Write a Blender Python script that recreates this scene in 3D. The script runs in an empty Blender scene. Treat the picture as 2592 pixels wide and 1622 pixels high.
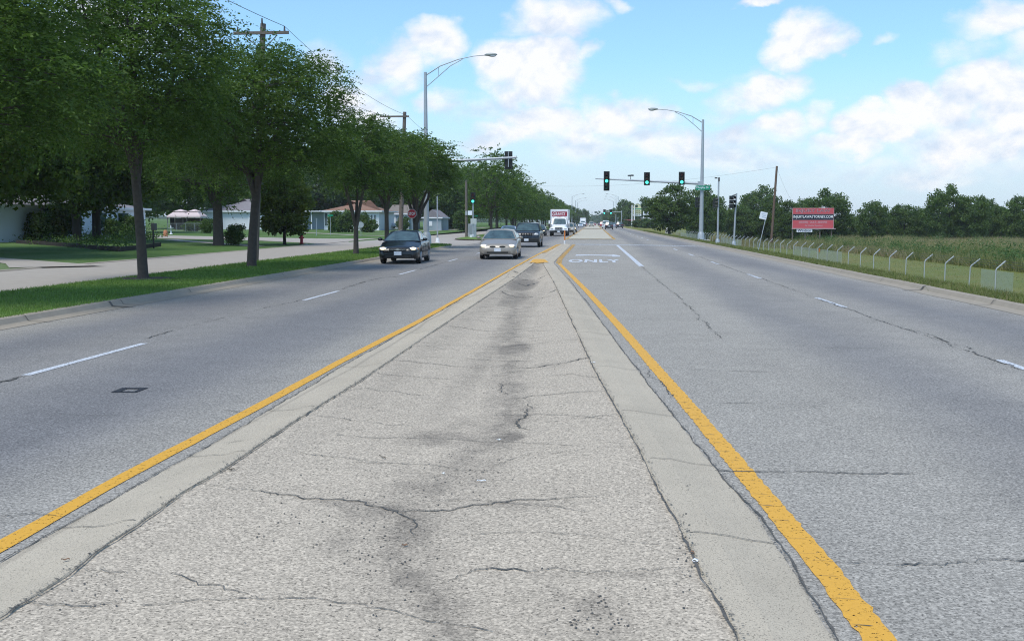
import bpy, bmesh, math, random
import numpy as np
from mathutils import Vector, Matrix
R = math.radians
scene = bpy.context.scene
COL = scene.collection
# ------------------------------------------------------------------ camera
CAMZ = 1.75; YAW = R(4.53); PITCH = R(5.42); FP = 2628.0
cd = bpy.data.cameras.new('camera'); cam = bpy.data.objects.new('camera', cd); COL.objects.link(cam)
cam.location = (0, 0, CAMZ); cam.rotation_euler = (R(90) - PITCH, 0, YAW)
cd.sensor_width = 36; cd.lens = 36 * FP / 2592; cd.clip_start = 0.1; cd.clip_end = 6000
scene.camera = cam
# ------------------------------------------------------------------ render settings
scene.render.engine = 'CYCLES'
cy = scene.cycles
cy.use_denoising = True; cy.use_adaptive_sampling = True; cy.adaptive_threshold = 0.008; cy.denoising_prefilter = 'NONE'
cy.max_bounces = 6; cy.diffuse_bounces = 3; cy.glossy_bounces = 2; cy.transparent_max_bounces = 24; cy.transmission_bounces = 3
cy.volume_bounces = 0
cy.filter_width = 1.1
scene.view_settings.view_transform = 'Standard'; scene.view_settings.look = 'None'
scene.view_settings.exposure = 0.2; scene.view_settings.gamma = 1
# ------------------------------------------------------------------ sun
SUN_EL = R(61); SUN_AZ = R(208)          # azimuth clockwise from +Y: behind the camera and to the left
sd = bpy.data.lights.new('sun', 'SUN'); sun = bpy.data.objects.new('sun', sd); COL.objects.link(sun)
sd.energy = 2.6; sd.angle = R(24); sd.color = (1, 0.94, 0.85)
dirv = Vector((math.sin(SUN_AZ) * math.cos(SUN_EL), math.cos(SUN_AZ) * math.cos(SUN_EL), math.sin(SUN_EL)))
sun.rotation_euler = dirv.to_track_quat('Z', 'Y').to_euler()
# ------------------------------------------------------------------ picture point -> place on the ground
CA, SA = math.cos(YAW), math.sin(YAW)
FWD = Vector((-SA * math.cos(PITCH), CA * math.cos(PITCH), -math.sin(PITCH)))
RGT = Vector((CA, SA, 0)); UPV = RGT.cross(FWD)
def ray(px, py):
    return (FWD * FP + RGT * (px - 1296) + UPV * (811 - py)).normalized()
def G(px, py, z=0.0):
    d = ray(px, py); t = (z - CAMZ) / d.z
    return Vector((d.x * t, d.y * t, z))
# ------------------------------------------------------------------ node helpers
class NT:
    def __init__(s, tree): s.t = tree; tree.nodes.clear()
    def n(s, typ, **kw):
        nd = s.t.nodes.new(typ)
        for k, v in kw.items(): setattr(nd, k, v)
        return nd
    def l(s, a, b): s.t.links.new(a, b)
    def val(s, sock, v):
        if isinstance(v, bpy.types.NodeSocket): s.l(v, sock)
        else: sock.default_value = v
    def math(s, op, a, b=0.0, c=0.0, clamp=False):
        m = s.n('ShaderNodeMath', operation=op, use_clamp=clamp)
        s.val(m.inputs[0], a); s.val(m.inputs[1], b)
        if op in ('MULTIPLY_ADD', 'SMOOTH_MAX', 'SMOOTH_MIN', 'COMPARE', 'WRAP'): s.val(m.inputs[2], c)
        return m.outputs[0]
    def mix(s, f, a, b, blend='MIX'):
        m = s.n('ShaderNodeMix', data_type='RGBA', blend_type=blend)
        s.val(m.inputs[0], f); s.val(m.inputs[6], a if not isinstance(a, tuple) else a[:3] + (1,)); s.val(m.inputs[7], b if not isinstance(b, tuple) else b[:3] + (1,))
        return m.outputs[2]
    def ramp(s, f, stops, interp='LINEAR'):
        r = s.n('ShaderNodeValToRGB'); cr = r.color_ramp; cr.interpolation = interp
        while len(cr.elements) < len(stops): cr.elements.new(0.5)
        for e, (p, c) in zip(cr.elements, stops):
            e.position = p; e.color = (c, c, c, 1) if not isinstance(c, tuple) else c[:3] + (1,)
        s.l(f, r.inputs[0]); return r.outputs[0]
    def noise(s, vec, scale, detail=2, rough=.5, dist=0.0, w=None):
        m = s.n('ShaderNodeTexNoise'); 
        s.val(m.inputs['Scale'], scale); m.inputs['Detail'].default_value = detail; m.inputs['Roughness'].default_value = rough
        m.inputs['Distortion'].default_value = dist
        if vec is not None: s.l(vec, m.inputs['Vector'])
        return m.outputs['Fac']
    def map(s, vec, scale=(1, 1, 1), loc=(0, 0, 0)):
        m = s.n('ShaderNodeMapping'); s.l(vec, m.inputs[0]); m.inputs['Scale'].default_value = scale; m.inputs['Location'].default_value = loc
        return m.outputs[0]
# ------------------------------------------------------------------ world: sky and clouds
world = bpy.data.worlds.new('World'); scene.world = world; world.use_nodes = True
W = NT(world.node_tree)
tc = W.n('ShaderNodeTexCoord'); sep = W.n('ShaderNodeSeparateXYZ'); W.l(tc.outputs['Generated'], sep.inputs[0])
az = W.math('ARCTAN2', sep.outputs[0], sep.outputs[1]); el = W.math('ARCSINE', sep.outputs[2])
comb = W.n('ShaderNodeCombineXYZ'); W.l(az, comb.inputs[0]); W.l(W.math('MULTIPLY', el, 1.35), comb.inputs[1])
uv = comb.outputs[0]
n1 = W.noise(uv, 9.0, 9, .56, .25); n2 = W.noise(W.map(uv, loc=(3.1, 7.7, 0)), 26.0, 6, .6)
n3 = W.noise(W.map(uv, loc=(.0, .012, 0)), 9.0, 9, .56, .25)
def azel(px, py):
    d = ray(px, py); return math.atan2(d.x, d.y), math.asin(d.z)
D = 1.0728
CLOUDS = [  # x, y, half width, half height (display pixels), strength
 (1275, 175, 105, 85, 1.15), (1210, 235, 60, 45, .9), (1380, 120, 30, 22, .6), (1290, 35, 95, 60, .95), (1445, 10, 40, 18, .6),
 (1055, 115, 80, 48, .95), (960, 155, 70, 48, .9), (915, 190, 60, 32, .6), (1045, 240, 60, 30, .7), (1130, 270, 80, 35, .6),
 (1290, 300, 110, 42, .9), (1430, 290, 90, 42, .8), (1520, 260, 60, 35, .8), (1200, 330, 100, 32, .8), (1340, 345, 150, 40, .55), (1560, 330, 130, 40, .7),
 (1790, 225, 110, 45, 1.1), (1860, 210, 55, 38, .6), (1700, 260, 70, 26, .5), (1910, 115, 75, 62, 1.1), (1980, 110, 30, 45, .7), (1640, 180, 90, 14, .5), (1780, 175, 90, 22, .45),
 (1790, 12, 60, 18, .8), (1720, 320, 70, 30, .7), (1850, 310, 100, 32, .8), (1940, 290, 50, 28, .6), (1770, 355, 220, 32, .55),
 (2300, 190, 90, 55, 1.2), (2200, 250, 110, 55, 1.1), (2090, 300, 95, 42, 1.1), (2390, 240, 110, 80, 1.0), (2010, 345, 90, 28, .9), (2300, 320, 190, 70, .8),
 (2330, 60, 120, 45, .75), (2240, 120, 90, 30, .6), (2410, 120, 80, 50, .6), (2080, 105, 30, 14, .4), (2225, 40, 30, 16, .35), (2150, 390, 330, 34, .5),
 (800, 150, 60, 50, .5), (850, 260, 90, 60, .6), (300, 60, 220, 90, .6)]
acc = None
nw = W.math('SUBTRACT', n1, .5)
nf = W.math('SUBTRACT', n2, .5)
warp = W.math('ADD', W.math('MULTIPLY', nw, 2.2), W.math('MULTIPLY', nf, 1.3))
def wnoise(loc, sc, amp, det): return W.math('MULTIPLY', W.math('SUBTRACT', W.noise(W.map(uv, loc=loc), sc, det, .6), .5), amp)
azw = W.math('ADD', az, W.math('ADD', wnoise((5, 1, 0), 7, .10, 3), wnoise((2, 9, 0), 22, .045, 5)))
elw = W.math('ADD', el, W.math('ADD', wnoise((8, 4, 0), 7, .055, 3), wnoise((1, 6, 0), 22, .032, 5)))
for (x, y, rx, ry, st) in CLOUDS:
    a0, e0 = azel(x * D, y * D); a1, _ = azel((x + rx) * D, y * D); _, e1 = azel(x * D, (y - ry) * D)
    ra, re = abs(a1 - a0) * 1.36, abs(e1 - e0) * 1.36
    dx = W.math('MULTIPLY_ADD', azw, 1 / ra, -a0 / ra); dy = W.math('MULTIPLY_ADD', elw, 1 / re, -e0 / re)
    q = W.math('MULTIPLY_ADD', dx, dx, W.math('MULTIPLY', dy, dy))
    v = W.math('MULTIPLY', W.math('SUBTRACT', 1.0, q, clamp=True), st * 1.12)
    acc = v if acc is None else W.math('MAXIMUM', acc, v)
# clouds of the rest of the sky (not in this picture)
far = W.math('SUBTRACT', W.noise(uv, 3.2, 8, .6), .52)
farm = W.n('ShaderNodeMapRange'); W.l(W.math('ABSOLUTE', W.math('ADD', az, .05)), farm.inputs[0]); farm.inputs[1].default_value = .55; farm.inputs[2].default_value = .8
farel = W.n('ShaderNodeMapRange'); W.l(el, farel.inputs[0]); farel.inputs[1].default_value = .26; farel.inputs[2].default_value = .4
away = W.math('MAXIMUM', farm.outputs[0], farel.outputs[0])
acc = W.math('ADD', acc, W.math('MULTIPLY', W.math('MULTIPLY', far, 3.0, clamp=True), away))
dens = W.math('ADD', acc, W.math('MULTIPLY', warp, W.math('ADD', W.math('MULTIPLY', acc, .9, clamp=True), .12)))
alpha = W.n('ShaderNodeMapRange', interpolation_type='SMOOTHSTEP'); W.l(dens, alpha.inputs[0]); alpha.inputs[1].default_value = .02; alpha.inputs[2].default_value = .92
# thin veil low down, thickening to the horizon
veil = W.n('ShaderNodeMapRange', interpolation_type='SMOOTHSTEP'); W.l(el, veil.inputs[0]); veil.inputs[1].default_value = .16; veil.inputs[2].default_value = -.01; veil.inputs[3].default_value = 0; veil.inputs[4].default_value = .9
veiln = W.math('MULTIPLY', veil.outputs[0], W.math('MULTIPLY_ADD', nw, .9, 1.0), clamp=True)
sky = W.n('ShaderNodeTexSky', sky_type='NISHITA'); sky.sun_disc = False; sky.sun_elevation = SUN_EL; sky.sun_rotation = SUN_AZ
sky.air_density = 1.0; sky.dust_density = 1.2; sky.ozone_density = 1.6; sky.altitude = 200
skyc = W.mix(1.0, sky.outputs[0], (1.25, 1.76, 2.08), 'MULTIPLY')
skyc = W.mix(.12, skyc, (7.0, 8.6, 9.8))
skyv = W.mix(veiln, skyc, (6.7, 7.9, 9.2))
shade = W.math('MULTIPLY_ADD', W.math('SUBTRACT', n3, n1), 9.0, W.math('MULTIPLY_ADD', dens, .45, .38), clamp=True)
cloudc = W.mix(shade, (6.7, 7.6, 9.0), (9.8, 9.7, 9.9))
skyf = W.mix(W.math('MULTIPLY', alpha.outputs[0], .93), skyv, cloudc)
bg = W.n('ShaderNodeBackground'); W.l(skyf, bg.inputs[0]); bg.inputs[1].default_value = 0.092
wo = W.n('ShaderNodeOutputWorld'); W.l(bg.outputs[0], wo.inputs[0])
# ------------------------------------------------------------------ object helpers
def tag(o, label=None, cat=None, group=None, kind=None):
    if label: o['label'] = label
    if cat: o['category'] = cat
    if group: o['group'] = group
    if kind: o['kind'] = kind
    return o
def empty(name, loc, rz=0, label=None, cat=None, group=None, scale=1):
    o = bpy.data.objects.new(name, None); COL.objects.link(o); o.location = loc; o.rotation_euler = (0, 0, rz); o.scale = (scale,) * 3
    o.empty_display_size = .3
    return tag(o, label, cat, group)
def link(name, me, mat, parent=None):
    o = bpy.data.objects.new(name, me); COL.objects.link(o)
    if mat is not None:
        for m in (mat if isinstance(mat, (list, tuple)) else [mat]): me.materials.append(m)
    if parent: o.parent = parent
    return o
def raw(name, V, F, mat=None, parent=None, smooth=False):
    me = bpy.data.meshes.new(name); me.from_pydata([tuple(v) for v in V], [], [tuple(f) for f in F]); me.validate()
    if smooth: me.polygons.foreach_set('use_smooth', [True] * len(me.polygons))
    return link(name, me, mat, parent)
def quads_mesh(name, V, n, k=4, attr=None):
    """V (n*k,3) array of separate k-gons -> mesh"""
    me = bpy.data.meshes.new(name); nv = n * k
    me.vertices.add(nv); me.vertices.foreach_set('co', V.astype(np.float32).ravel())
    me.loops.add(nv); me.loops.foreach_set('vertex_index', np.arange(nv, dtype=np.int32))
    me.polygons.add(n); me.polygons.foreach_set('loop_start', np.arange(0, nv, k, dtype=np.int32)); me.polygons.foreach_set('loop_total', np.full(n, k, dtype=np.int32))
    if attr is not None:
        a = me.attributes.new('tint', 'FLOAT', 'FACE'); a.data.foreach_set('value', attr.astype(np.float32))
    me.update(); return me
class MB:
    def __init__(s): s.V = []; s.F = []; s.sm = []
    def add(s, V, F, smooth=False):
        b = len(s.V); s.V += [tuple(v) for v in V]; s.F += [tuple(i + b for i in f) for f in F]; s.sm += [smooth] * len(F); return s
    def box(s, c, d, rz=0, rx=0, ry=0, taper=1.0):
        M = Matrix.Rotation(rz, 4, 'Z') @ Matrix.Rotation(ry, 4, 'Y') @ Matrix.Rotation(rx, 4, 'X')
        V = []
        for z in (-1, 1):
            k = taper if z > 0 else 1
            for x, y in ((-1, -1), (1, -1), (1, 1), (-1, 1)):
                V.append(Vector(c) + (M @ Vector((x * d[0] / 2 * k, y * d[1] / 2 * k, z * d[2] / 2))))
        return s.add(V, [(3, 2, 1, 0), (4, 5, 6, 7), (0, 1, 5, 4), (1, 2, 6, 5), (2, 3, 7, 6), (3, 0, 4, 7)])
    def tube(s, pts, rad, seg=8, cap=True):
        pts = [Vector(p) for p in pts]; n = len(pts)
        rad = rad if hasattr(rad, '__len__') else [rad] * n
        V = []; F = []
        ref = None
        for i, p in enumerate(pts):
            t = (pts[min(i + 1, n - 1)] - pts[max(i - 1, 0)]).normalized()
            if ref is None: ref = Vector((1, 0, 0)) if abs(t.x) < .9 else Vector((0, 1, 0))
            u = (ref - t * ref.dot(t)).normalized(); w = t.cross(u); ref = u
            for k in range(seg):
                a = 2 * math.pi * k / seg; V.append(p + (u * math.cos(a) + w * math.sin(a)) * rad[i])
        for i in range(n - 1):
            for k in range(seg):
                a = i * seg + k; b = i * seg + (k + 1) % seg; F.append((a, b, b + seg, a + seg))
        s.add(V, F, True)
        if cap:
            s.add([V[k] for k in range(seg)], [tuple(range(seg - 1, -1, -1))]); s.add([V[-seg + k] for k in range(seg)], [tuple(range(seg))])
        return s
    def cyl(s, a, b, r, r2=None, seg=16): return s.tube([a, b], [r, r if r2 is None else r2], seg)
    def poly(s, pts, th=0.0, ax=Vector((0, 0, -1))):
        n = len(pts)
        if not th: return s.add(pts, [tuple(range(n))])
        P = [Vector(p) for p in pts]; Q = [p + ax * th for p in P]
        return s.add(P + Q, [tuple(range(n)), tuple(range(2 * n - 1, n - 1, -1))] + [(i, n + i, n + (i + 1) % n, (i + 1) % n) for i in range(n)])
    def ell(s, c, r, seg=14, rings=8):
        V = [(c[0], c[1], c[2] - r[2])]; F = []
        for i in range(1, rings):
            ph = -math.pi / 2 + math.pi * i / rings
            for k in range(seg):
                a = 2 * math.pi * k / seg; V.append((c[0] + r[0] * math.cos(ph) * math.cos(a), c[1] + r[1] * math.cos(ph) * math.sin(a), c[2] + r[2] * math.sin(ph)))
        V.append((c[0], c[1], c[2] + r[2])); top = len(V) - 1
        for k in range(seg): F.append((0, 1 + (k + 1) % seg, 1 + k))
        for i in range(rings - 2):
            for k in range(seg):
                a = 1 + i * seg + k; b = 1 + i * seg + (k + 1) % seg; F.append((a, b, b + seg, a + seg))
        for k in range(seg): F.append((top, top - seg + k, top - seg + (k + 1) % seg))
        return s.add(V, F, True)
    def mesh(s, name, bevel=0):
        me = bpy.data.meshes.new(name); me.from_pydata(s.V, [], s.F); me.polygons.foreach_set('use_smooth', s.sm)
        bm = bmesh.new(); bm.from_mesh(me); bmesh.ops.recalc_face_normals(bm, faces=bm.faces)
        if bevel:
            bmesh.ops.remove_doubles(bm, verts=bm.verts, dist=1e-5)
            bmesh.ops.bevel(bm, geom=[e for e in bm.edges if len(e.link_faces) == 2 and e.calc_face_angle(0) > .6], offset=bevel, segments=2, profile=.6, affect='EDGES')
        bm.to_mesh(me); bm.free(); me.update(); return me
    def build(s, name, mat, parent=None, bevel=0): return link(name, s.mesh(name, bevel), mat, parent)
def text_obj(name, body, size, loc, rot, mat, parent=None, shear=0, bold=0.0, sx=1.0, sy=1.0, extr=0.0, width=None, height=None, space=1.0):
    """a word as a flat mesh, centred on loc; width / height force its size"""
    cu = bpy.data.curves.new(name, 'FONT'); cu.body = body; cu.size = size; cu.align_x = 'CENTER'; cu.align_y = 'CENTER'; cu.shear = shear
    cu.offset = bold; cu.extrude = extr; cu.space_character = space; cu.resolution_u = 3
    t = bpy.data.objects.new(name, cu); COL.objects.link(t)
    bpy.context.view_layer.update()
    me = bpy.data.meshes.new_from_object(t.evaluated_get(bpy.context.evaluated_depsgraph_get())); bpy.data.objects.remove(t); me.name = name
    co = np.empty(len(me.vertices) * 3, np.float32); me.vertices.foreach_get('co', co); co = co.reshape(-1, 3)
    lo, hi = co.min(0), co.max(0); co[:, :2] -= (lo[:2] + hi[:2]) / 2
    if width: sx = width / (hi[0] - lo[0])
    if height: sy = height / (hi[1] - lo[1])
    co[:, 0] *= sx; co[:, 1] *= sy
    me.vertices.foreach_set('co', co.ravel()); me.materials.clear(); me.update()
    o = link(name, me, mat, parent); o.location = loc; o.rotation_euler = rot; return o
# ------------------------------------------------------------------ materials
def pmat(name, col, rough=.6, metal=0.0, spec=.4, nscale=0, namt=.15, bump=0, bscale=None, coat=0, objcol=False, emit=None, estr=1.0, detail=4):
    m = bpy.data.materials.new(name); m.use_nodes = True; N = NT(m.node_tree)
    b = N.n('ShaderNodeBsdfPrincipled'); o = N.n('ShaderNodeOutputMaterial'); N.l(b.outputs[0], o.inputs[0])
    b.inputs['Roughness'].default_value = rough; b.inputs['Metallic'].default_value = metal; b.inputs['Specular IOR Level'].default_value = spec
    b.inputs['Coat Weight'].default_value = coat; b.inputs['Coat Roughness'].default_value = .04
    c = col[:3] + (1,)
    if objcol: oi = N.n('ShaderNodeObjectInfo'); c = oi.outputs['Color']
    t = N.n('ShaderNodeTexCoord').outputs['Object']
    if nscale:
        f = N.noise(t, nscale, detail, .6); k = N.ramp(f, [(.3, 1 - namt), (.7, 1 + namt)]) if namt < 1 else N.ramp(f, [(.3, 0), (.7, 2)])
        # ramp clamps above 1, so scale
        k = N.math('MULTIPLY_ADD', f, 2.2 * namt, 1 - 1.1 * namt)
        kk = N.n('ShaderNodeCombineXYZ'); [N.l(k, kk.inputs[i]) for i in range(3)]
        c = N.mix(1.0, c, kk.outputs[0], 'MULTIPLY')
    if bump:
        bp = N.n('ShaderNodeBump'); bp.inputs['Strength'].default_value = bump; bp.inputs['Distance'].default_value = .01
        N.l(N.noise(t, bscale or nscale or 20, 4, .6), bp.inputs['Height']); N.l(bp.outputs[0], b.inputs['Normal'])
    N.val(b.inputs['Base Color'], c)
    if emit: b.inputs['Emission Color'].default_value = emit[:3] + (1,); b.inputs['Emission Strength'].default_value = estr
    return m
M = {}
M['steel'] = pmat('galvanised_steel', (.40, .43, .45), .5, .35, nscale=3, namt=.12)
M['dsteel'] = pmat('dark_steel', (.10, .10, .10), .5, .3)
M['white'] = pmat('white_paint', (.76, .77, .78), .5, nscale=2, namt=.05)
M['black'] = pmat('black_plastic', (.012, .013, .013), .5)
M['rubber'] = pmat('tyre_rubber', (.018, .018, .019), .8)
M['rim'] = pmat('wheel_rim', (.45, .46, .48), .35, .7)
M['glass'] = pmat('window_glass', (.05, .085, .09), .05, spec=.9, nscale=2.6, namt=.8, detail=2)  # mottled base colour stands in for reflections and interior shapes
M['chrome'] = pmat('chrome', (.7, .7, .72), .15, 1.0)
M['headlight'] = pmat('lit_headlight', (.9, .85, .7), .2, emit=(1, .80, .46), estr=1.7)
M['lamp'] = pmat('clear_lamp', (.55, .57, .58), .12, spec=.8)
M['amber'] = pmat('amber_lens', (.55, .22, .04), .2)
M['redlens'] = pmat('red_lens', (.25, .01, .01), .2)
M['plate'] = pmat('number_plate', (.62, .66, .72), .5, nscale=18, namt=.3)
M['paint'] = pmat('car_paint', (1, 1, 1), .32, .12, coat=.45, objcol=True)
M['wood'] = pmat('weathered_pole', (.14, .12, .10), .85, nscale=6, namt=.3, bump=.3)
M['wood2'] = pmat('brown_pole', (.13, .085, .06), .85, nscale=6, namt=.3, bump=.3)
M['concrete'] = pmat('concrete_base', (.45, .44, .40), .85, nscale=8, namt=.12)
M['sig'] = pmat('signal_housing', (.014, .018, .016), .55)
M['sigred'] = pmat('unlit_red_lens', (.09, .012, .008), .3)
M['sigyel'] = pmat('unlit_amber_lens', (.10, .05, .006), .3)
M['siggrn'] = pmat('unlit_green_lens', (.01, .06, .04), .3)
M['sigon'] = pmat('lit_green_lens', (.1, .9, .7), .3, emit=(.10, 1.0, .80), estr=1.25)
M['signgreen'] = pmat('green_sign', (.0, .25, .14), .45)
M['signwhite'] = pmat('white_sign', (.72, .75, .8), .45, nscale=5, namt=.06)
M['signred'] = pmat('red_sign', (.42, .02, .035), .45)
M['orange'] = pmat('orange_plastic', (.62, .19, .03), .5)
M['bark'] = pmat('bark', (.075, .062, .052), .95, nscale=9, namt=.45, bump=.8, bscale=22)
M['bark2'] = pmat('dark_bark', (.04, .034, .028), .95, nscale=7, namt=.4, bump=.8, bscale=16)
M['wire'] = pmat('wire', (.05, .05, .055), .6)
# ------------------------------------------------------------------ ground materials
def asphalt(name, base, warm, bands, speck=.5, cell=85, big=.12):
    """bands: list of (x, half width, strength) - worn / oiled wheel tracks running along the road"""
    m = bpy.data.materials.new(name); m.use_nodes = True; N = NT(m.node_tree)
    b = N.n('ShaderNodeBsdfPrincipled'); o = N.n('ShaderNodeOutputMaterial'); N.l(b.outputs[0], o.inputs[0])
    t = N.n('ShaderNodeTexCoord').outputs['Object']; sp = N.n('ShaderNodeSeparateXYZ'); N.l(t, sp.inputs[0])
    x = N.math('ADD', sp.outputs[0], N.math('MULTIPLY', N.math('SUBTRACT', N.noise(N.map(t, (1, .12, 1)), .6, 3), .5), 1.6))
    k = None
    for bx, bw, bs in bands:
        d = N.math('MULTIPLY_ADD', x, 1 / bw, -bx / bw); q = N.math('SUBTRACT', 1.0, N.math('MULTIPLY', d, d), clamp=True)
        q = N.math('MULTIPLY', N.math('MULTIPLY', q, q), bs); k = q if k is None else N.math('ADD', k, q)
    c = N.mix(N.math('MULTIPLY', k, 1.0, clamp=True) if k is not None else 0.0, warm, base)
    vo = N.n('ShaderNodeTexVoronoi'); N.l(t, vo.inputs['Vector']); vo.inputs['Scale'].default_value = cell
    sv = N.n('ShaderNodeSeparateColor'); N.l(vo.outputs['Color'], sv.inputs[0])
    s1 = sv.outputs[0]; s2 = N.noise(t, cell * .55, 2, .6); s3 = N.noise(t, 1.3, 6, .65); s4 = N.noise(N.map(t, (1, .25, 1)), .5, 4, .6)
    g = N.math('MULTIPLY_ADD', s1, speck * .8, 1 - speck * .4)
    g = N.math('MULTIPLY', g, N.math('MULTIPLY_ADD', s2, speck * 1.5, 1 - speck * .75))
    g = N.math('MULTIPLY', g, N.math('MULTIPLY_ADD', s3, big * 2.4, 1 - big * 1.2))
    g = N.math('MULTIPLY', g, N.math('MULTIPLY_ADD', s4, big * 2.0, 1 - big))
    pit = N.ramp(N.noise(t, cell * .8, 2, .5), [(.33, .42), (.43, 1)])
    g = N.math('MULTIPLY', g, pit)
    kk = N.n('ShaderNodeCombineXYZ'); [N.l(g, kk.inputs[i]) for i in range(3)]
    N.l(N.mix(1.0, c, kk.outputs[0], 'MULTIPLY'), b.inputs['Base Color'])
    b.inputs['Roughness'].default_value = .88; b.inputs['Specular IOR Level'].default_value = .3
    bp = N.n('ShaderNodeBump'); bp.inputs['Strength'].default_value = .55; bp.inputs['Distance'].default_value = .004
    N.l(N.math('ADD', s1, s2), bp.inputs['Height']); N.l(bp.outputs[0], b.inputs['Normal'])
    return m, N, b
M['road'], _, _ = asphalt('asphalt', (.180, .174, .172), (.325, .298, .256),
    [(-4.75, 1.5, .5), (-8.3, 1.4, .5), (-6.4, 4.2, .62), (3.5, 1.3, .62), (6.7, 1.4, .62), (6.0, 3.2, .25)], speck=.85, cell=80, big=.16)
M['concretepave'] = pmat('old_concrete', (.36, .318, .27), .9, nscale=2.2, namt=.16, bump=.3, bscale=60, detail=8)
M['palepave'] = pmat('pale_median_paving', (.46, .42, .33), .9, nscale=2.2, namt=.14, detail=8)
M['kerb'] = pmat('kerb_concrete', (.31, .268, .212), .9, nscale=5, namt=.2, bump=.5, bscale=40, detail=8)
M['gutter'], _, _ = asphalt('gutter_concrete', (.35, .30, .23), (.47, .405, .31), [(-2.86, .05, .8), (.72, .05, .0)], speck=.16, cell=150, big=.16)
M['crack'] = pmat('dark_crack', (.10, .094, .084), .95, nscale=30, namt=.5)  # dark grey of cracks, open joints and crumbs
M['patch'] = pmat('dark_mark', (.030, .031, .036), .6, nscale=20, namt=.3)
M['yellow'] = None
def paintmat(name, col, wear):
    m = bpy.data.materials.new(name); m.use_nodes = True; N = NT(m.node_tree)
    b = N.n('ShaderNodeBsdfPrincipled'); o = N.n('ShaderNodeOutputMaterial')
    t = N.n('ShaderNodeTexCoord').outputs['Object']
    g = N.math('MULTIPLY_ADD', N.noise(t, 55, 3, .6), .30, .85); kk = N.n('ShaderNodeCombineXYZ'); [N.l(g, kk.inputs[i]) for i in range(3)]
    N.l(N.mix(1.0, col, kk.outputs[0], 'MULTIPLY'), b.inputs['Base Color']); b.inputs['Roughness'].default_value = .65
    tr = N.n('ShaderNodeBsdfTransparent'); mx = N.n('ShaderNodeMixShader')
    w = N.ramp(N.noise(t, 38, 6, .75), [(wear, 0), (wear + .03, 1)]); N.l(w, mx.inputs[0]); N.l(tr.outputs[0], mx.inputs[1]); N.l(b.outputs[0], mx.inputs[2])
    N.l(mx.outputs[0], o.inputs[0]); return m
M['yellow'] = paintmat('yellow_paint', (.66, .345, .035), .385)
M['oldyellow'] = paintmat('worn_yellow_paint', (.60, .33, .05), .47)
M['wline'] = paintmat('white_line_paint', (.58, .60, .63), .42)
M['oldwhite'] = paintmat('worn_white_paint', (.50, .51, .52), .49)
def grassmat(name, a, bcol, c, sc=1.0):
    m = bpy.data.materials.new(name); m.use_nodes = True; N = NT(m.node_tree)
    b = N.n('ShaderNodeBsdfPrincipled'); o = N.n('ShaderNodeOutputMaterial'); N.l(b.outputs[0], o.inputs[0])
    t = N.n('ShaderNodeTexCoord').outputs['Object']
    f1 = N.noise(t, .55 * sc, 5, .65); f2 = N.noise(t, 28 * sc, 3, .7); f3 = N.noise(N.map(t, (1, .5, 1)), .16 * sc, 4, .6)
    col = N.mix(N.ramp(f1, [(.35, 0), (.65, 1)]), a, bcol); col = N.mix(N.ramp(f3, [(.5, 0), (.66, .75)]), col, c)
    g = N.math('MULTIPLY_ADD', f2, 1.1, .45); kk = N.n('ShaderNodeCombineXYZ'); [N.l(g, kk.inputs[i]) for i in range(3)]
    N.l(N.mix(1.0, col, kk.outputs[0], 'MULTIPLY'), b.inputs['Base Color']); b.inputs['Roughness'].default_value = .95; b.inputs['Specular IOR Level'].default_value = .1
    bp = N.n('ShaderNodeBump'); bp.inputs['Strength'].default_value = .8; bp.inputs['Distance'].default_value = .05; N.l(f2, bp.inputs['Height']); N.l(bp.outputs[0], b.inputs['Normal'])
    return m
M['turf'] = grassmat('turf', (.105, .185, .042), (.145, .225, .056), (.20, .23, .085))
M['lawn'] = grassmat('lawn_grass', (.070, .130, .034), (.098, .165, .048), (.17, .21, .11), .6)
M['field'] = grassmat('mown_field', (.13, .165, .036), (.18, .18, .048), (.21, .16, .062), .5)
M['verge'] = grassmat('verge_grass', (.055, .095, .026), (.085, .120, .035), (.13, .125, .06))
M['meadow'] = grassmat('rough_meadow', (.07, .085, .035), (.10, .10, .05), (.14, .11, .07), .3)
M['soil'] = pmat('bare_soil', (.075, .055, .042), .98, nscale=10, namt=.4, bump=.6)
# blade / leaf material driven by the per-face tint attribute
def leafmat(name, dark, light, transl=.35, rough=.6, dry=None):
    m = bpy.data.materials.new(name); m.use_nodes = True; N = NT(m.node_tree)
    at = N.n('ShaderNodeAttribute'); at.attribute_name = 'tint'
    c = N.mix(at.outputs['Fac'], dark, light) if dry is None else N.ramp(at.outputs['Fac'], [(0, dark), (.55, light), (1, dry)])
    t = N.n('ShaderNodeTexCoord').outputs['Object']; f = N.noise(t, .7, 3, .6)
    g = N.math('MULTIPLY_ADD', f, .9, .55); kk = N.n('ShaderNodeCombineXYZ'); [N.l(g, kk.inputs[i]) for i in range(3)]
    c = N.mix(1.0, c, kk.outputs[0], 'MULTIPLY')
    d = N.n('ShaderNodeBsdfPrincipled'); N.l(c, d.inputs['Base Color']); d.inputs['Roughness'].default_value = rough; d.inputs['Specular IOR Level'].default_value = .25
    tr = N.n('ShaderNodeBsdfTranslucent'); N.l(N.mix(1.0, c, (1.15, 1.35, .55), 'MULTIPLY'), tr.inputs[0])
    mx = N.n('ShaderNodeMixShader'); mx.inputs[0].default_value = transl; N.l(d.outputs[0], mx.inputs[1]); N.l(tr.outputs[0], mx.inputs[2])
    o = N.n('ShaderNodeOutputMaterial'); N.l(mx.outputs[0], o.inputs[0]); return m
M['blade'] = leafmat('grass_blades', (.105, .185, .038), (.21, .30, .075), .3)
M['dryblade'] = leafmat('dry_grass', (.10, .14, .034), (.19, .21, .07), .3, dry=(.24, .19, .11))
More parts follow.
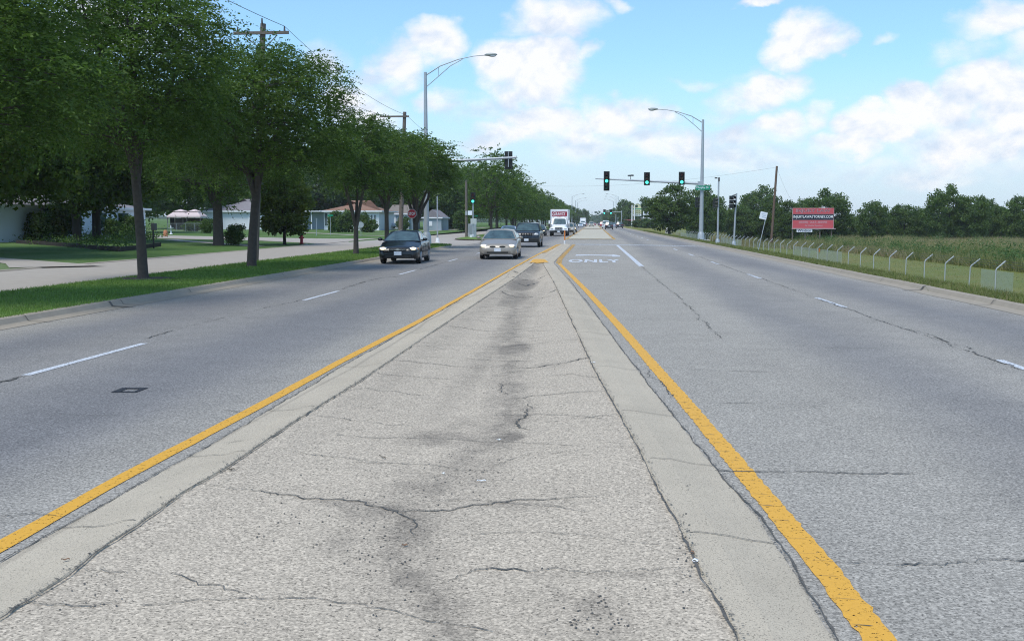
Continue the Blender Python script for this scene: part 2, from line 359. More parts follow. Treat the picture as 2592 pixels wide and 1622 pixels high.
M['weed'] = leafmat('tall_weeds', (.13, .175, .055), (.25, .24, .10), .35, dry=(.36, .275, .19))
M['locust'] = leafmat('locust_leaves', (.024, .060, .011), (.125, .195, .038), .38)
M['maple'] = leafmat('maple_leaves', (.030, .062, .010), (.13, .175, .024), .38)
M['tree'] = leafmat('tree_leaves', (.044, .090, .024), (.125, .185, .048), .36)
M['tree2'] = leafmat('pale_tree_leaves', (.042, .080, .018), (.10, .15, .032), .3)
M['distant'] = leafmat('distant_leaves', (.035, .070, .025), (.075, .115, .045), .3)
# ------------------------------------------------------------------ terrain
def lawnz(x, y): return .09 + .011 * max(0, -x - 20.5) + .004 * max(0, min(y, 260) - 105)
def rightz(x, y):
    z = np.interp(x, [8, 9.35, 14.8, 20, 36, 2000], [.11, .10, -1.85, -1.9, -1.3, -1.3])
    f = np.interp(y, [228, 262], [0, 1]); return float(z * (1 - f) + .08 * f)
def grid(name, xs, ys, zf, mat, parent=None, smooth=True):
    V = [(x, y, zf(x, y)) for y in ys for x in xs]; n = len(xs); F = []
    for j in range(len(ys) - 1):
        for i in range(n - 1): F.append((j * n + i, j * n + i + 1, (j + 1) * n + i + 1, (j + 1) * n + i))
    return raw(name, V, F, mat, parent, smooth)
ST = dict(kind='structure')
YS = [-14] + list(range(0, 300, 6)) + [300, 340, 400, 500, 700]
tag(grid('lawn', [-400, -200, -120, -80, -60, -50, -40, -30, -20.2], YS, lawnz, M['lawn']), **ST)
tag(grid('field', [8.45, 9.35, 11, 13, 14.8, 17, 20, 26, 36, 60, 120, 300, 500], YS, rightz, M['field']), **ST)
tag(raw('ground', [(-3500, -60, -.9), (3500, -60, -.9), (3500, 60, -2.6), (-3500, 60, -2.6), (3500, 690, -2.6), (-3500, 690, -2.6), (3500, 760, -.12), (-3500, 760, -.12), (3500, 5200, -.12), (-3500, 5200, -.12)],
        [(0, 1, 2, 3), (3, 2, 4, 5), (5, 4, 6, 7), (7, 6, 8, 9)], M['meadow']), **ST)
# frontage road, side street
tag(raw('frontage_road', [(-20.4, -14, .012), (-13.8, -14, .012), (-13.8, 72, .012), (-9.6, 77, .012), (-9.6, 95, .012), (-13.4, 100, .012), (-15, 140, .012), (-17, 300, .012), (-17, 420, .012), (-36, 420, .10), (-33, 235, .10), (-24, 143, .10), (-21.6, 99, .10), (-21.6, 76, .10), (-20.4, 72, .10)],
        [tuple(range(15))], M['concretepave']), **ST)
fj = MB()
for y in np.arange(-4, 74, 4.6): fj.add([(-20.2, y, .0175), (-14.0, y, .0175), (-14.0, y + .022, .0175), (-20.2, y + .022, .0175)], [(0, 1, 2, 3)])
fj.add([(-17.12, -14, .0175), (-17.08, -14, .0175), (-17.08, 74, .0175), (-17.12, 74, .0175)], [(0, 1, 2, 3)])
fj.build('pavement_joints', M['crack'], bpy.data.objects['frontage_road'])
def over(pts, dz=.02): return [(x, y, lawnz(x, y) + dz) for x, y in pts]
tag(raw('side_street', over([(-20.2, 74), (-21, 77.5), (-27.5, 84.5), (-60, 97), (-120, 118), (-120, 128), (-60, 108), (-30, 98), (-25, 97.5), (-22.5, 99), (-21.4, 104)], .025), [tuple(range(11))], M['concretepave']), **ST)
def ribbon_path(pts, w, zf):
    P = [Vector((p[0], p[1], 0)) for p in pts]; V = []; F = []
    for i, p in enumerate(P):
        t = (P[min(i + 1, len(P) - 1)] - P[max(i - 1, 0)]).normalized(); n = Vector((-t.y, t.x, 0)); ww = w[i] if hasattr(w, '__len__') else w
        for s in (-1, 1):
            q = p + n * s * ww / 2; V.append((q.x, q.y, zf(q.x, q.y)))
    for i in range(len(P) - 1): F.append((2 * i, 2 * i + 2, 2 * i + 3, 2 * i + 1))
    return V, F
def pathsheet(name, pts, w, zf, mat, parent=None): return raw(name, *ribbon_path(pts, w, zf), mat, parent)
lz = lambda x, y: lawnz(x, y) + .022
def Gl(px, py):
    z = .3
    for _ in range(6): p = G(px, py, z); z = lawnz(p.x, p.y)
    return p
tag(pathsheet('sidewalk', [Gl(430, 607), Gl(467, 610.5), Gl(613, 621), Gl(650, 624)], 1.2, lz, M['concretepave']), **ST)
tag(pathsheet('sidewalk', [Gl(740, 587), Gl(780, 589.5), Gl(900, 596), Gl(1000, 598.5)], 1.3, lz, M['concretepave']), **ST)
tag(pathsheet('sidewalk', [Gl(1050, 586), Gl(1100, 584), Gl(1230, 573.5)], 1.5, lz, M['concretepave']), **ST)
tag(pathsheet('driveway', [Gl(-260, 640), Gl(0, 658), Gl(90, 667), Gl(150, 676)], [1.6, 1.6, 2.2, 3.4], lz, M['concretepave']), **ST)
# far kerb of the frontage road
def kerb(name, path, prof, mat=None, parent=None, closed=False):
    """path: ground line of the kerb face; prof: (outward offset, height) to the right of the path direction"""
    P = [Vector((p[0], p[1], 0)) for p in path]; k = len(prof); V = []; F = []
    for i, p in enumerate(P):
        a = P[max(i - 1, 0)]; b = P[min(i + 1, len(P) - 1)]; t = (b - a).normalized(); n = Vector((t.y, -t.x, 0))
        for off, z in prof: q = p + n * off; V.append((q.x, q.y, z))
    for i in range(len(P) - 1):
        for j in range(k - 1): a = i * k + j; F.append((a, a + 1, a + k + 1, a + k))
    return tag(raw(name, V, F, mat or M['kerb'], parent), **ST)
def dens(path, step=3.0):
    out = []
    for a, b in zip(path[:-1], path[1:]):
        n = max(1, int((Vector(b) - Vector(a)).length / step))
        for i in range(n): out.append(tuple(Vector(a).lerp(Vector(b), i / n)))
    return out + [tuple(path[-1])]
KP = [(.36, .006), (.10, .014), (.06, .03), (.0, .115), (-.05, .13), (-.14, .13)]
KP2 = [(.35, .016), (.04, .02), (.0, .09), (-.14, .10)]
isl1 = [(-9.95, -14), (-9.95, 70), (-10.15, 73), (-10.8, 75.2), (-11.9, 76.1), (-13, 75.2), (-13.8, 72)]
kerb('kerb', dens(isl1), KP)
kerb('kerb', dens([(-13.8, 72), (-13.95, 68), (-13.95, -14)]), KP2)
kerb('kerb', dens([(-20.1, -14), (-20.2, 66), (-20.5, 72), (-21.6, 77.5)]), [(.45, .016 + .004), (.06, .02), (.0, .10), (-.15, .115)])
isl2 = [(-13.6, 101), (-12.6, 98.2), (-11.2, 96.6), (-10.2, 97.4), (-9.95, 100)]
kerb('kerb', dens([(-16, 300), (-15.2, 155), (-13.8, 104)] + isl2 + [(-9.95, 420)])[::-1][::-1], [(-a, z) for a, z in KP][::1] if False else [(-o, z) for o, z in KP])
tag(raw('grass_strip', [(x - .1 if x > -12 else x + .1, y, .125) for x, y in isl1[:-1]] + [(-13.75, 72, .125), (-13.82, 60, .125), (-13.82, -14, .125)], [tuple(range(9))], M['turf']), **ST)
tag(raw('grass_strip', [(-9.95 - .1, 420, .125), (-10.05, 100, .125), (-10.3, 97.6, .125), (-11.2, 96.8, .125), (-12.5, 98.4, .125), (-13.5, 101, .125), (-13.9, 108, .125), (-15.1, 155, .125), (-16, 300, .125), (-17, 420, .125)], [tuple(range(10))], M['turf']), **ST)
# right kerb with a few settled, broken lengths
rk = [(8.38 + .03 * math.sin(y * .9) + (.06 if 27 < y < 30 else 0), y) for y in np.arange(-14, 600, 2.5)]
kerb('kerb', rk, [(-o, z) for o, z in KP])
# open joints and a broken spot in the kerbs
jm = MB()
for xk, sgn, ys_k in ((-9.95, -1, [17.4, 20.6, 21.1, 24.8, 29.0, 32.5, 38, 44, 50, 57, 64]), (8.38, 1, [18, 22.5, 27.2, 31, 36, 41, 47, 54, 61, 70])):
    for y in ys_k:
        w = .045 if y in (20.6, 27.2) else .012
        for (x1, z1), (x2, z2) in (((.50, .009), (.06, .032)), ((.06, .032), (.0, .118)), ((.0, .118), (-.14, .133))):
            e = .004; a, b_ = xk - sgn * x1 - sgn * e, xk - sgn * x2 - sgn * e
            jm.add([(a, y - w, z1 + .002), (a, y + w, z1 + .002), (b_, y + w, z2 + .002), (b_, y - w, z2 + .002)], [(0, 1, 2, 3)])
tag(jm.build('kerb_joints', M['crack']), **ST)
# ------------------------------------------------------------------ median
def fn(pts, z=0.0, pre=None, post=None):
    P = sorted([(G(x, y, z).y, G(x, y, z).x) for x, y in pts])
    ys = [p[0] for p in P]; xs = [p[1] for p in P]
    if pre is not None: ys = [-14] + ys; xs = [pre] + xs
    return lambda y: float(np.interp(y, ys, xs))
fLs = fn([(0, 1563), (152, 1471), (238, 1401), (341, 1334), (469.5, 1243), (567, 1188), (756, 1060), (915, 962), (1104, 834), (1300, 706), (1350, 668)], .05, pre=-2.55)
fLo = fn([(0, 1425.6), (549, 1117.7), (866, 928.6), (1067, 816), (1256, 707), (1307, 677), (1358, 648), (1415, 619)], 0, pre=-3.05)
fLy = fn([(0, 1384), (305, 1211), (625, 1044.5), (872, 910), (1067, 810), (1256, 703), (1307, 674), (1360, 645), (1414, 617.5)], 0, pre=-3.22)
fRs = fn([(1875, 1622), (1840, 1549), (1791, 1478), (1765, 1419.5), (1713, 1309), (1681, 1263), (1622, 1140), (1563.8, 1036), (1505, 932), (1453, 822), (1401, 711), (1375, 668)], .05, pre=.42)
fRo = fn([(2109, 1622), (2064, 1540), (1979.5, 1406.5), (1914.5, 1309), (1804, 1179), (1726, 1081.7), (1654.7, 990.8), (1585, 902), (1531, 828), (1460, 737), (1401, 664.5), (1410, 655), (1447, 617.5)], 0, pre=1.0)
fRy = fn([(2227.6, 1622), (2073.7, 1422.7), (1914.5, 1234), (1810.6, 1107.7), (1739, 1023), (1654.7, 925.8), (1563.8, 821.9), (1485.8, 737.4), (1414.4, 666), (1418, 655), (1455, 617.5)], 0, pre=1.2)
YN = 44.5; YE = 80.5
rnd = random.Random(5)
def strip(name, fa, fb, ys, prof, mat, parent=None, jag=0, smooth=False):
    V = []; F = []; k = len(prof)
    for y in ys:
        a, b = fa(y), fb(y)
        for t, z in prof: V.append((a + (b - a) * t + (rnd.uniform(-jag, jag) if t in (0, 1) else 0), y, z(t, y) if callable(z) else z))
    for j in range(len(ys) - 1):
        for i in range(k - 1): F.append((j * k + i, j * k + i + 1, (j + 1) * k + i + 1, (j + 1) * k + i))
    return raw(name, V, F, mat, parent, smooth)
ysn = list(np.concatenate([np.arange(-14, 2, 1.0), np.arange(2, 14, .09), np.arange(14, YN, .4), [YN]]))
# material of the slab: pale exposed aggregate, dirt lying in the hollow
slabm, N, b = asphalt('slab_aggregate', (.14, .14, .135), (.455, .388, .302), [], speck=.72, cell=88, big=.10)
M['slab'] = slabm
lnk = b.inputs['Base Color'].links[0].from_socket; t = N.n('ShaderNodeTexCoord').outputs['Object']
sp = N.n('ShaderNodeSeparateXYZ'); N.l(t, sp.inputs[0])
acc = None
for x, y, rx, ry, st in [(1238, 632, 40, 14, .9), (1232, 668, 34, 14, 1.2), (1215, 700, 40, 20, .8), (1205, 760, 30, 30, .55), (1212, 818, 46, 16, .95), (1300, 862, 50, 12, .4), (1195, 880, 45, 30, .5), (1225, 970, 40, 28, .6), (1198, 1027, 42, 11, 1.25),
        (1040, 1030, 110, 22, .65), (1090, 1000, 70, 24, .45), (1150, 1090, 60, 30, .35), (990, 1150, 90, 60, .5), (900, 1200, 110, 34, .62), (960, 1240, 80, 50, .5), (800, 1275, 60, 40, .45), (930, 1380, 120, 70, .42), (1400, 1440, 60, 34, .55), (1420, 1490, 60, 30, .5), (1300, 1400, 80, 30, .3), (1210, 1190, 160, 14, .4), (850, 1188, 120, 12, .6), (1400, 1360, 240, 12, .45), (640, 1470, 70, 30, .3), (1225, 660, 26, 60, .5), (1212, 760, 34, 90, .5), (1200, 900, 44, 110, .42), (1150, 1050, 80, 120, .42), (1000, 1220, 140, 160, .38), (960, 1420, 150, 140, .30), (1420, 1500, 110, 110, .35)]:
    p = G(x * D, y * D, .03); a = G((x + rx) * D, y * D, .03); c = G(x * D, (y - ry) * D, .03)
    wx, wy = abs(a.x - p.x) * 1.3, abs(c.y - p.y) * 1.3
    dx = N.math('MULTIPLY_ADD', sp.outputs[0], 1 / wx, -p.x / wx); dy = N.math('MULTIPLY_ADD', sp.outputs[1], 1 / wy, -p.y / wy)
    v = N.math('MULTIPLY', N.math('SUBTRACT', 1.0, N.math('MULTIPLY_ADD', dx, dx, N.math('MULTIPLY', dy, dy)), clamp=True), st)
    acc = v if acc is None else N.math('MAXIMUM', acc, v)
cl = sorted([(G(x * D, y * D, 0).y, G(x * D, y * D, 0).x) for x, y in ((1236, 636), (1226, 665), (1215, 700), (1210, 760), (1206, 830), (1200, 900), (1205, 980), (1150, 1060), (1060, 1120), (990, 1190), (965, 1260), (960, 1340), (1010, 1440), (1080, 1505))])
band = N.ramp(N.math('MULTIPLY', sp.outputs[1], 1 / 48.0), [(p / 48.0, (q_ + 4) / 6) for p, q_ in cl])
dxb = N.math('SUBTRACT', sp.outputs[0], N.math('MULTIPLY_ADD', band, 6.0, -4.0))
dxb = N.math('ADD', dxb, N.math('MULTIPLY', N.math('SUBTRACT', N.noise(t, 1.6, 5, .65), .5), .5))
bw_ = N.math('ABSOLUTE', N.math('MULTIPLY', dxb, 2.7))
acc = N.math('MAXIMUM', acc, N.math('MULTIPLY', N.math('SUBTRACT', 1.0, bw_, clamp=True), .62))
dn = N.math('ADD', N.math('MULTIPLY', acc, 1.0), N.math('MULTIPLY', N.math('SUBTRACT', N.noise(t, 3.4, 9, .75), .5), N.math('MULTIPLY_ADD', acc, 2.4, .22)))
fac = N.n('ShaderNodeMapRange', interpolation_type='SMOOTHSTEP'); N.l(dn, fac.inputs[0]); fac.inputs[1].default_value = .08; fac.inputs[2].default_value = 1.0; fac.inputs[4].default_value = .80
dirt = N.mix(1.0, lnk, (.36, .36, .375), 'MULTIPLY')
N.l(N.mix(fac.outputs[0], lnk, dirt), b.inputs['Base Color'])
def slabz(t, y):
    dip = np.interp(y, [-14, 6, 14, 26, 34, 39, 41.5, YN], [.02, .03, .05, .08, .11, .07, .0, .0])
    return .05 - dip * math.sin(math.pi * t) ** 1.5
slab = tag(strip('median_slab', fLs, fRs, ysn, [(t, slabz) for t in np.linspace(0, 1, 13)], M['slab'], jag=.006, smooth=True), **ST)
rv = MB()
yr = sorted(set(ysn[::3] + [YN] + list(np.arange(YN, YE, 1.5)) + [YE]))
for fa, fb in ((lambda y: -14.3, lambda y: fLo(y) + .05), (lambda y: fRo(y) - .05, lambda y: 8.6)):
    rv.add([p for y in yr for p in ((fa(y), y, 0), (fb(y), y, 0))], [(2 * i, 2 * i + 1, 2 * i + 3, 2 * i + 2) for i in range(len(yr) - 1)])
yr2 = [YE, 100, 140, 200, 300, 500, 900, 2500]
rv.add([p for y in yr2 for p in ((-14.3, y, 0), (8.6, y, 0))], [(2 * i, 2 * i + 1, 2 * i + 3, 2 * i + 2) for i in range(len(yr2) - 1)])
road = tag(rv.build('road', M['road']), **ST)
jagfL = {round(y, 3): rnd.uniform(-.012, .012) for y in ysn}
LP = [(0, .004), (.05, .006), (.5, .018), (.64, .034), (.8, .056), (.97, .062), (1.0, .045)]
RP = [(0, .045), (.03, .060), (.36, .054), (.56, .036), (.74, .020), (.96, .008), (1, .004)]
mk = tag(strip('median_kerb', fLo, lambda y: fLs(y) + .012, ysn, LP, M['gutter'], jag=.01), **ST)
mk2 = tag(strip('median_kerb', lambda y: fRs(y) - .012, fRo, ysn, RP, M['gutter'], jag=.008), **ST)
ysf = list(np.arange(YN, YE, .8)) + [YE]
nose = tag(strip('median_nose', fLo, fRo, ysf, [(0, .006), (.2, .03), (.28, .055), (.47, .062), (.5, .045), (.53, .062), (.72, .055), (.8, .03), (1, .006)], M['gutter']), **ST)
# paint
def line(name, f, y0, y1, w, mat, parent, z=.005, step=1.0, jag=.004, slant=False):
    ys = np.arange(y0, y1, step); V = []; F = []
    for y in list(ys) + [y1]:
        c = f(y); V += [(c - w / 2 + rnd.uniform(-jag, jag), y, z), (c + w / 2 + rnd.uniform(-jag, jag), y, z)]
    for i in range(len(V) // 2 - 1): F.append((2 * i, 2 * i + 1, 2 * i + 3, 2 * i + 2))
    return raw(name, V, F, mat, parent)
line('yellow_line', fLy, -10, YE, .125, M['yellow'], road, step=.35)
def fRyj(y): return fRy(y) + .006 * math.sin(y * 31) * math.sin(y * 7)
line('yellow_line', fRyj, -10, YN - .6, .145, M['yellow'], road, step=.06, jag=.007)
line('yellow_line', lambda y: fRy(y) + .0, YN - .6, YE, .24, M['oldyellow'], road, z=.011)
def q(name, pts, mat, parent, z): return raw(name, [G(x, y, z) for x, y in pts], [tuple(range(len(pts)))], mat, parent)
q('yellow_patch', [(1339, 665), (1345, 661), (1348, 656), (1360, 655.2), (1378, 656), (1384, 660), (1389, 664), (1376, 664.5), (1360, 666), (1350, 664.5)], M['yellow'], nose, .070)
line('yellow_line', lambda y: fLo(y) + .12, 58, YE, .28, M['oldyellow'], nose, z=.036)
def gutterjoint(fa, t, y0, y1, w, fb, z=.0): pass
for x0 in (-6.48,):
    for y in np.arange(11.3 - 11.45, 75, 11.45):
        line('lane_dash', lambda yy: x0, y, y + 3.15, .11, M['wline'], road, step=.5)
    for y in np.arange(104, 400, 12.2): line('lane_dash', lambda yy: x0, y, y + 3, .11, M['wline'], road, step=3)
for y in np.arange(10.75 - 10.95, 76, 10.95): line('lane_dash', lambda yy: 5.14, y, y + 2.8, .11, M['wline'], road, step=.5)
for y in np.arange(100, 400, 12.2): line('lane_dash', lambda yy: 5.14, y, y + 3, .13, M['wline'], road, step=3)
line('turn_lane_line', lambda y: 1.86 - (y - 41) * .004, 41.3, 79, .2, M['wline'], road)
q('stop_line', [(1457, 620), (1457, 617.3), (1590, 618.8), (1735, 621.6), (1790, 624), (1760, 624.2), (1590, 621.4)], M['oldwhite'], road, .0055)
o = text_obj('turn_lane_word', 'ONLY', 1, (0, 46.9, .006), (0, 0, 0), M['wline'], road, bold=.035, width=2.32, height=3.7, space=1.1)
q('turn_arrow', [(1456, 647.5), (1459, 644.2), (1550, 645.2), (1550, 643.8), (1570, 647), (1569, 649.5), (1550, 649.8), (1549, 648), (1500, 646.6)], M['wline'], road, .006)
# second and third median
for (ya, yb, xa, xb) in ((103.5, 240, -2.75, 1.85), (258, 640, -2.9, 1.6)):
    f1 = lambda y: xa; f2 = lambda y: xb
    m2 = tag(strip('median_slab', f1, f2, [ya, ya + .5, yb - 1, yb], [(0, .004), (.03, .06), (.5, .06), (.97, .06), (1, .004)], M['palepave']), **ST)
    line('yellow_line', lambda y: xa - .12, ya, yb, .3, M['oldyellow'], road, step=20); line('yellow_line', lambda y: xb + .15, ya, yb, .3, M['oldyellow'], road, step=20)
    raw('yellow_edge', [(xa, ya - .02, .004), (xb, ya - .02, .004), (xb, ya + .9, .068), (xa, ya + .9, .068)], [(0, 1, 2, 3)], M['oldyellow'], m2)
    raw('yellow_edge', [(xa + .3, yb - 4, .066), (xb - .3, yb - 4, .066), (xb - .3, yb - 1, .066), (xa + .3, yb - 1, .066)], [(0, 1, 2, 3)], M['yellow'], m2)
# cracks
def crumb(mb, x, y, s, r, z):
    a = r.uniform(0, 3); e = r.uniform(.4, 1); z = z(x, y) if callable(z) else z
    mb.add([(x + s * math.cos(a), y + s * math.sin(a) * e, z), (x - s * math.sin(a), y + s * math.cos(a) * e, z), (x - s * math.cos(a), y - s * math.sin(a) * e, z), (x + s * math.sin(a), y - s * math.cos(a) * e, z)], [(3, 2, 1, 0)])
def crack(mb, pts, w, z, disp=True, jit=1.0, seed=0, gap=.0, crumbs=0):
    r = random.Random(seed or int(sum(p[0] * 7 + p[1] for p in pts)))
    W_ = [G(x * (D if disp else 1), y * (D if disp else 1), 0) for x, y in pts]
    P = []
    for a, b_ in zip(W_[:-1], W_[1:]):
        n = max(2, int((b_ - a).length / .035))
        for i in range(n): P.append(a.lerp(b_, i / n))
    P.append(W_[-1]); V = []; F = []; off = 0; ww = w
    for i, p in enumerate(P):
        t = (P[min(i + 1, len(P) - 1)] - P[max(i - 1, 0)]).normalized(); n = Vector((-t.y, t.x, 0))
        off = off * .80 + r.gauss(0, .015) * jit; ww = max(.12 * w, min(2.1 * w, ww + r.gauss(0, .35 * w)))
        e = min(1, i / 5, (len(P) - 1 - i) / 5)
        c = p + n * off + n * r.gauss(0, w * .35)
        if crumbs and r.random() < .9 * crumbs:
            for _ in range(2): u = r.gauss(0, .010 + w * 1.3); crumb(mb, c.x + n.x * u + r.gauss(0, .01), c.y + n.y * u, r.uniform(.0015, .0045) * (1 + c.y / 15), r, z)
        for s in (-1, 1):
            q_ = c + n * s * ww * e / 2; V.append((q_.x, q_.y, z(q_.x, q_.y) if callable(z) else z))
    for i in range(len(P) - 1):
        if r.random() > gap: F.append((2 * i, 2 * i + 1, 2 * i + 3, 2 * i + 2))
    mb.add(V, F)
def zslab(x, y):
    a, b_ = fLs(y), fRs(y); t = (x - a) / (b_ - a)
    if t <= 0: return float(np.interp(1 + t * (b_ - a) / (a - fLo(y)), [p[0] for p in LP], [p[1] for p in LP])) + .006
    if t >= 1: return float(np.interp((x - b_) / (fRo(y) - b_), [p[0] for p in RP], [p[1] for p in RP])) + .006
    return slabz(t, y) + .006
S = MB()
src = lambda L: [(x / D, y / D) for x, y in L]
for pts, w in [
    (src([(500, 1240), (585, 1252), (689, 1260), (793, 1273), (933, 1279), (1000, 1307), (1134, 1300), (1300, 1282), (1430, 1280), (1560, 1273), (1674, 1270)]), .013),
    (src([(183, 1459), (268, 1468), (341, 1469), (439, 1475), (524, 1490), (610, 1511), (680, 1524), (760, 1521)]), .009),
    (src([(1130, 1490), (1210, 1455), (1300, 1454), (1500, 1462), (1610, 1466), (1700, 1460), (1775, 1456)]), .017),
    (src([(55, 1550), (170, 1553), (280, 1546), (341, 1551)]), .008),
    (src([(762, 1064), (854, 1072), (1006, 1081), (1060, 1083)]), .014), (src([(884, 1040), (1037, 1057)]), .009),
    (src([(720, 1155), (805, 1168), (994, 1176)]), .011), (src([(976, 921), (1207, 933), (1260, 930)]), .013), (src([(915, 955), (1158, 966)]), .009),
    (src([(1037, 875), (1195, 877)]), .009), (src([(1104, 831), (1256, 840)]), .016), (src([(540, 1188), (640, 1195)]), .01),
    ([(1170, 1105), (1220, 1090), (1290, 1080), (1400, 1070), (1530, 1066)], .014), ([(1250, 1010), (1290, 1003), (1340, 1000), (1468, 991)], .014),
    ([(1200, 945), (1290, 937), (1448, 932)], .014), ([(1190, 872), (1270, 870), (1330, 862), (1402, 852)], .022), ([(1150, 820), (1290, 812), (1385, 808)], .014),
    ([(1120, 752), (1225, 748), (1350, 742)], .018), ([(1180, 778), (1300, 772)], .014), ([(1150, 790), (1230, 783)], .012),
    ([(1245, 950), (1252, 968), (1240, 985), (1222, 1000), (1240, 1012), (1262, 1022)], .018), ([(1240, 985), (1258, 1000)], .012), ([(1180, 905), (1178, 935)], .01),
    ([(868, 1195), (905, 1205), (945, 1222), (967, 1245), (962, 1290)], .013), ([(590, 1485), (615, 1460), (640, 1440)], .01), ([(760, 1190), (800, 1205), (850, 1212)], .012),
    ([(1196, 655), (1225, 660), (1260, 657), (1292, 650)], .05), ([(1206, 666), (1240, 672), (1275, 662)], .05), ([(1180, 690), (1200, 697), (1230, 700), (1262, 698)], .045), ([(1290, 694), (1315, 688)], .035), ([(1270, 705), (1310, 700)], .03), ([(1210, 640), (1225, 650)], .04),
    ]:
    crack(S, pts, w * .50, zslab, gap=.0, crumbs=1)
rc = random.Random(21); yv = 4.4
while yv < 40:
    a, b_ = fLs(yv), fRs(yv); x1, x2 = sorted((rc.uniform(0, 1), rc.uniform(0, 1)))
    if x2 - x1 < .25: x2 = min(1, x1 + .35)
    n_ = 5; P = [(a + (b_ - a) * (x1 + (x2 - x1) * q_ / n_), yv + rc.gauss(0, .05) + .12 * math.sin(q_)) for q_ in range(n_ + 1)]
    V = []; off = 0; w = rc.uniform(.003, .007) * (1 + yv / 14)
    for (xa, ya), (xb, yb) in zip(P[:-1], P[1:]):
        for q_ in range(8):
            x, y = xa + (xb - xa) * q_ / 8, ya + (yb - ya) * q_ / 8 + off; off = off * .8 + rc.gauss(0, .008); ww = w * rc.uniform(.2, 1.4)
            V += [(x, y - ww / 2, zslab(x, y)), (x, y + ww / 2, zslab(x, y))]
    S.add(V, [(2 * q_, 2 * q_ + 2, 2 * q_ + 3, 2 * q_ + 1) for q_ in range(len(V) // 2 - 1)])
    yv += rc.uniform(.35, .9) * (1 + yv / 16)
# joint between slab and kerbs, crumbled
r2 = random.Random(3)
for f, o_, wd in ((fLs, 0, .009), (fRs, 0, .011)):
    V = []; F = []
    for i, y in enumerate(ysn):
        c = f(y) + r2.gauss(0, .004) + (.014 if f is fLs else -.016); w = wd * r2.uniform(.3, 1.5)
        V += [(c - w / 2, y, .062 if f is fLs else .064), (c + w / 2, y, .062 if f is fLs else .064)]
    for i in range(len(ysn) - 1):
        F.append((2 * i, 2 * i + 1, 2 * i + 3, 2 * i + 2))
    S.add(V, F)
for f, k_ in ((fLs, .0), (fRs, .0)):
    for _ in range(900):
        y = 4 * (30 / 4) ** r2.random(); x = f(y) + r2.gauss(0, .014); crumb(S, x, y, r2.uniform(.002, .006) * (1 + y / 14), r2, lambda x_, y_: max(zslab(x_, y_), .066) + .001)
S.build('cracks', M['crack'], slab)
A = MB()
for f, k_ in ((fLo, -.012), (fRo, .016)):
    for _ in range(800):
        y = 4 * (30 / 4) ** r2.random(); x = f(y) + k_ + r2.gauss(0, .012); crumb(A, x, y, r2.uniform(.002, .006) * (1 + y / 14), r2, .0105)
for f, wd in ((fLo, .013), (fRo, .016)):
    V = []; F = []; c0 = 0
    for i, y in enumerate(ysn + ysf[1:]):
        c0 = c0 * .9 + r2.gauss(0, .006); c = f(y) + c0 + (-.008 if f is fLo else .012); w = wd * r2.uniform(.15, 1.1)
        V += [(c - w / 2, y, .0095), (c + w / 2, y, .0095)]
    for i in range(len(V) // 2 - 1): F.append((2 * i, 2 * i + 1, 2 * i + 3, 2 * i + 2))
    A.add(V, F)
for pts, w in [([(-40, 916), (0, 902), (58, 887)], .05), ([(345, 800), (420, 777), (560, 742), (715, 707)], .022), ([(805, 682), (860, 665), (900, 656), (950, 652)], .05), ([(990, 636), (1060, 616)], .03),
    ([(110, 980), (160, 978), (230, 981), (300, 979)], .014), ([(-20, 1217), (60, 1218), (110, 1219), (170, 1224)], .02), ([(520, 967), (600, 972)], .016), ([(560, 750), (640, 752)], .015), ([(740, 852), (800, 850)], .013),
    ([(1600, 1108), (1760, 1112), (1900, 1116), (2060, 1119), (2170, 1116)], .013), ([(1880, 1322), (1960, 1330), (2100, 1328), (2250, 1326), (2416, 1322), (2500, 1322)], .024), ([(1665, 952), (1760, 952), (1860, 956), (1960, 960)], .014),
    ([(1620, 872), (1760, 876), (1830, 878)], .012), ([(1880, 816), (1960, 820), (2090, 822)], .015), ([(1600, 788), (1700, 798), (1800, 803)], .014), ([(1512, 627), (1560, 668), (1600, 700), (1640, 740), (1700, 800)], .014),
    ([(1650, 606), (1762, 647), (1796, 657), (1926, 703), (2002, 730), (2160, 785), (2357, 853), (2500, 905)], .02), ([(2150, 775), (2250, 812), (2300, 826)], .03), ([(1520, 870), (1560, 905), (1590, 940)], .008)]:
    crack(A, pts, w * .62, .0075, gap=.0, crumbs=.7)
# hairline cracks across the yellow line, right
for i in range(22):
    y = 3.6 + i * .31 + r2.uniform(-.05, .05); c = fRy(y); V = []
    A.add([(c - .07, y, .0085), (c + r2.uniform(-.03, .07), y - .015, .0085), (c + .02, y - .009, .0085), (c - .07, y + .0015, .0085)], [(0, 1, 2, 3)])
A.build('cracks', M['crack'], road)
K = MB()
crack(K, src([(549, 1127), (600, 1121), (640, 1117)]), .012, zslab)
for y, yy in ((5.6, 0), (7.4, 0), (9.3, 0), (12.2, 0), (16, 0), (20, 0), (25, 0)):
    for f1, f2 in ((fLo, fLs), (fRs, fRo)):
        V = [(f1(y) + (f2(y) - f1(y)) * k / 8, y + r2.gauss(0, .01), 0) for k in range(9)]; VV = []
        for v in V: z = zslab(v[0], v[1]); VV += [(v[0], v[1] - .004, z), (v[0], v[1] + .004, z)]
        K.add(VV, [(2 * k, 2 * k + 1, 2 * k + 3, 2 * k + 2) for k in range(8)])
K.build('cracks', M['crack'], mk)
# hollow dark square on the left lane
out = [(280, 992), (310, 980.5), (376, 980.5), (344, 992.5)]; inn = [(305, 989.5), (322, 983.2), (354, 983.2), (340, 990)]
raw('dark_square', [G(x, y, .006) for x, y in out + inn], [(0, 1, 5, 4), (1, 2, 6, 5), (2, 3, 7, 6), (3, 0, 4, 7)], M['patch'], road)
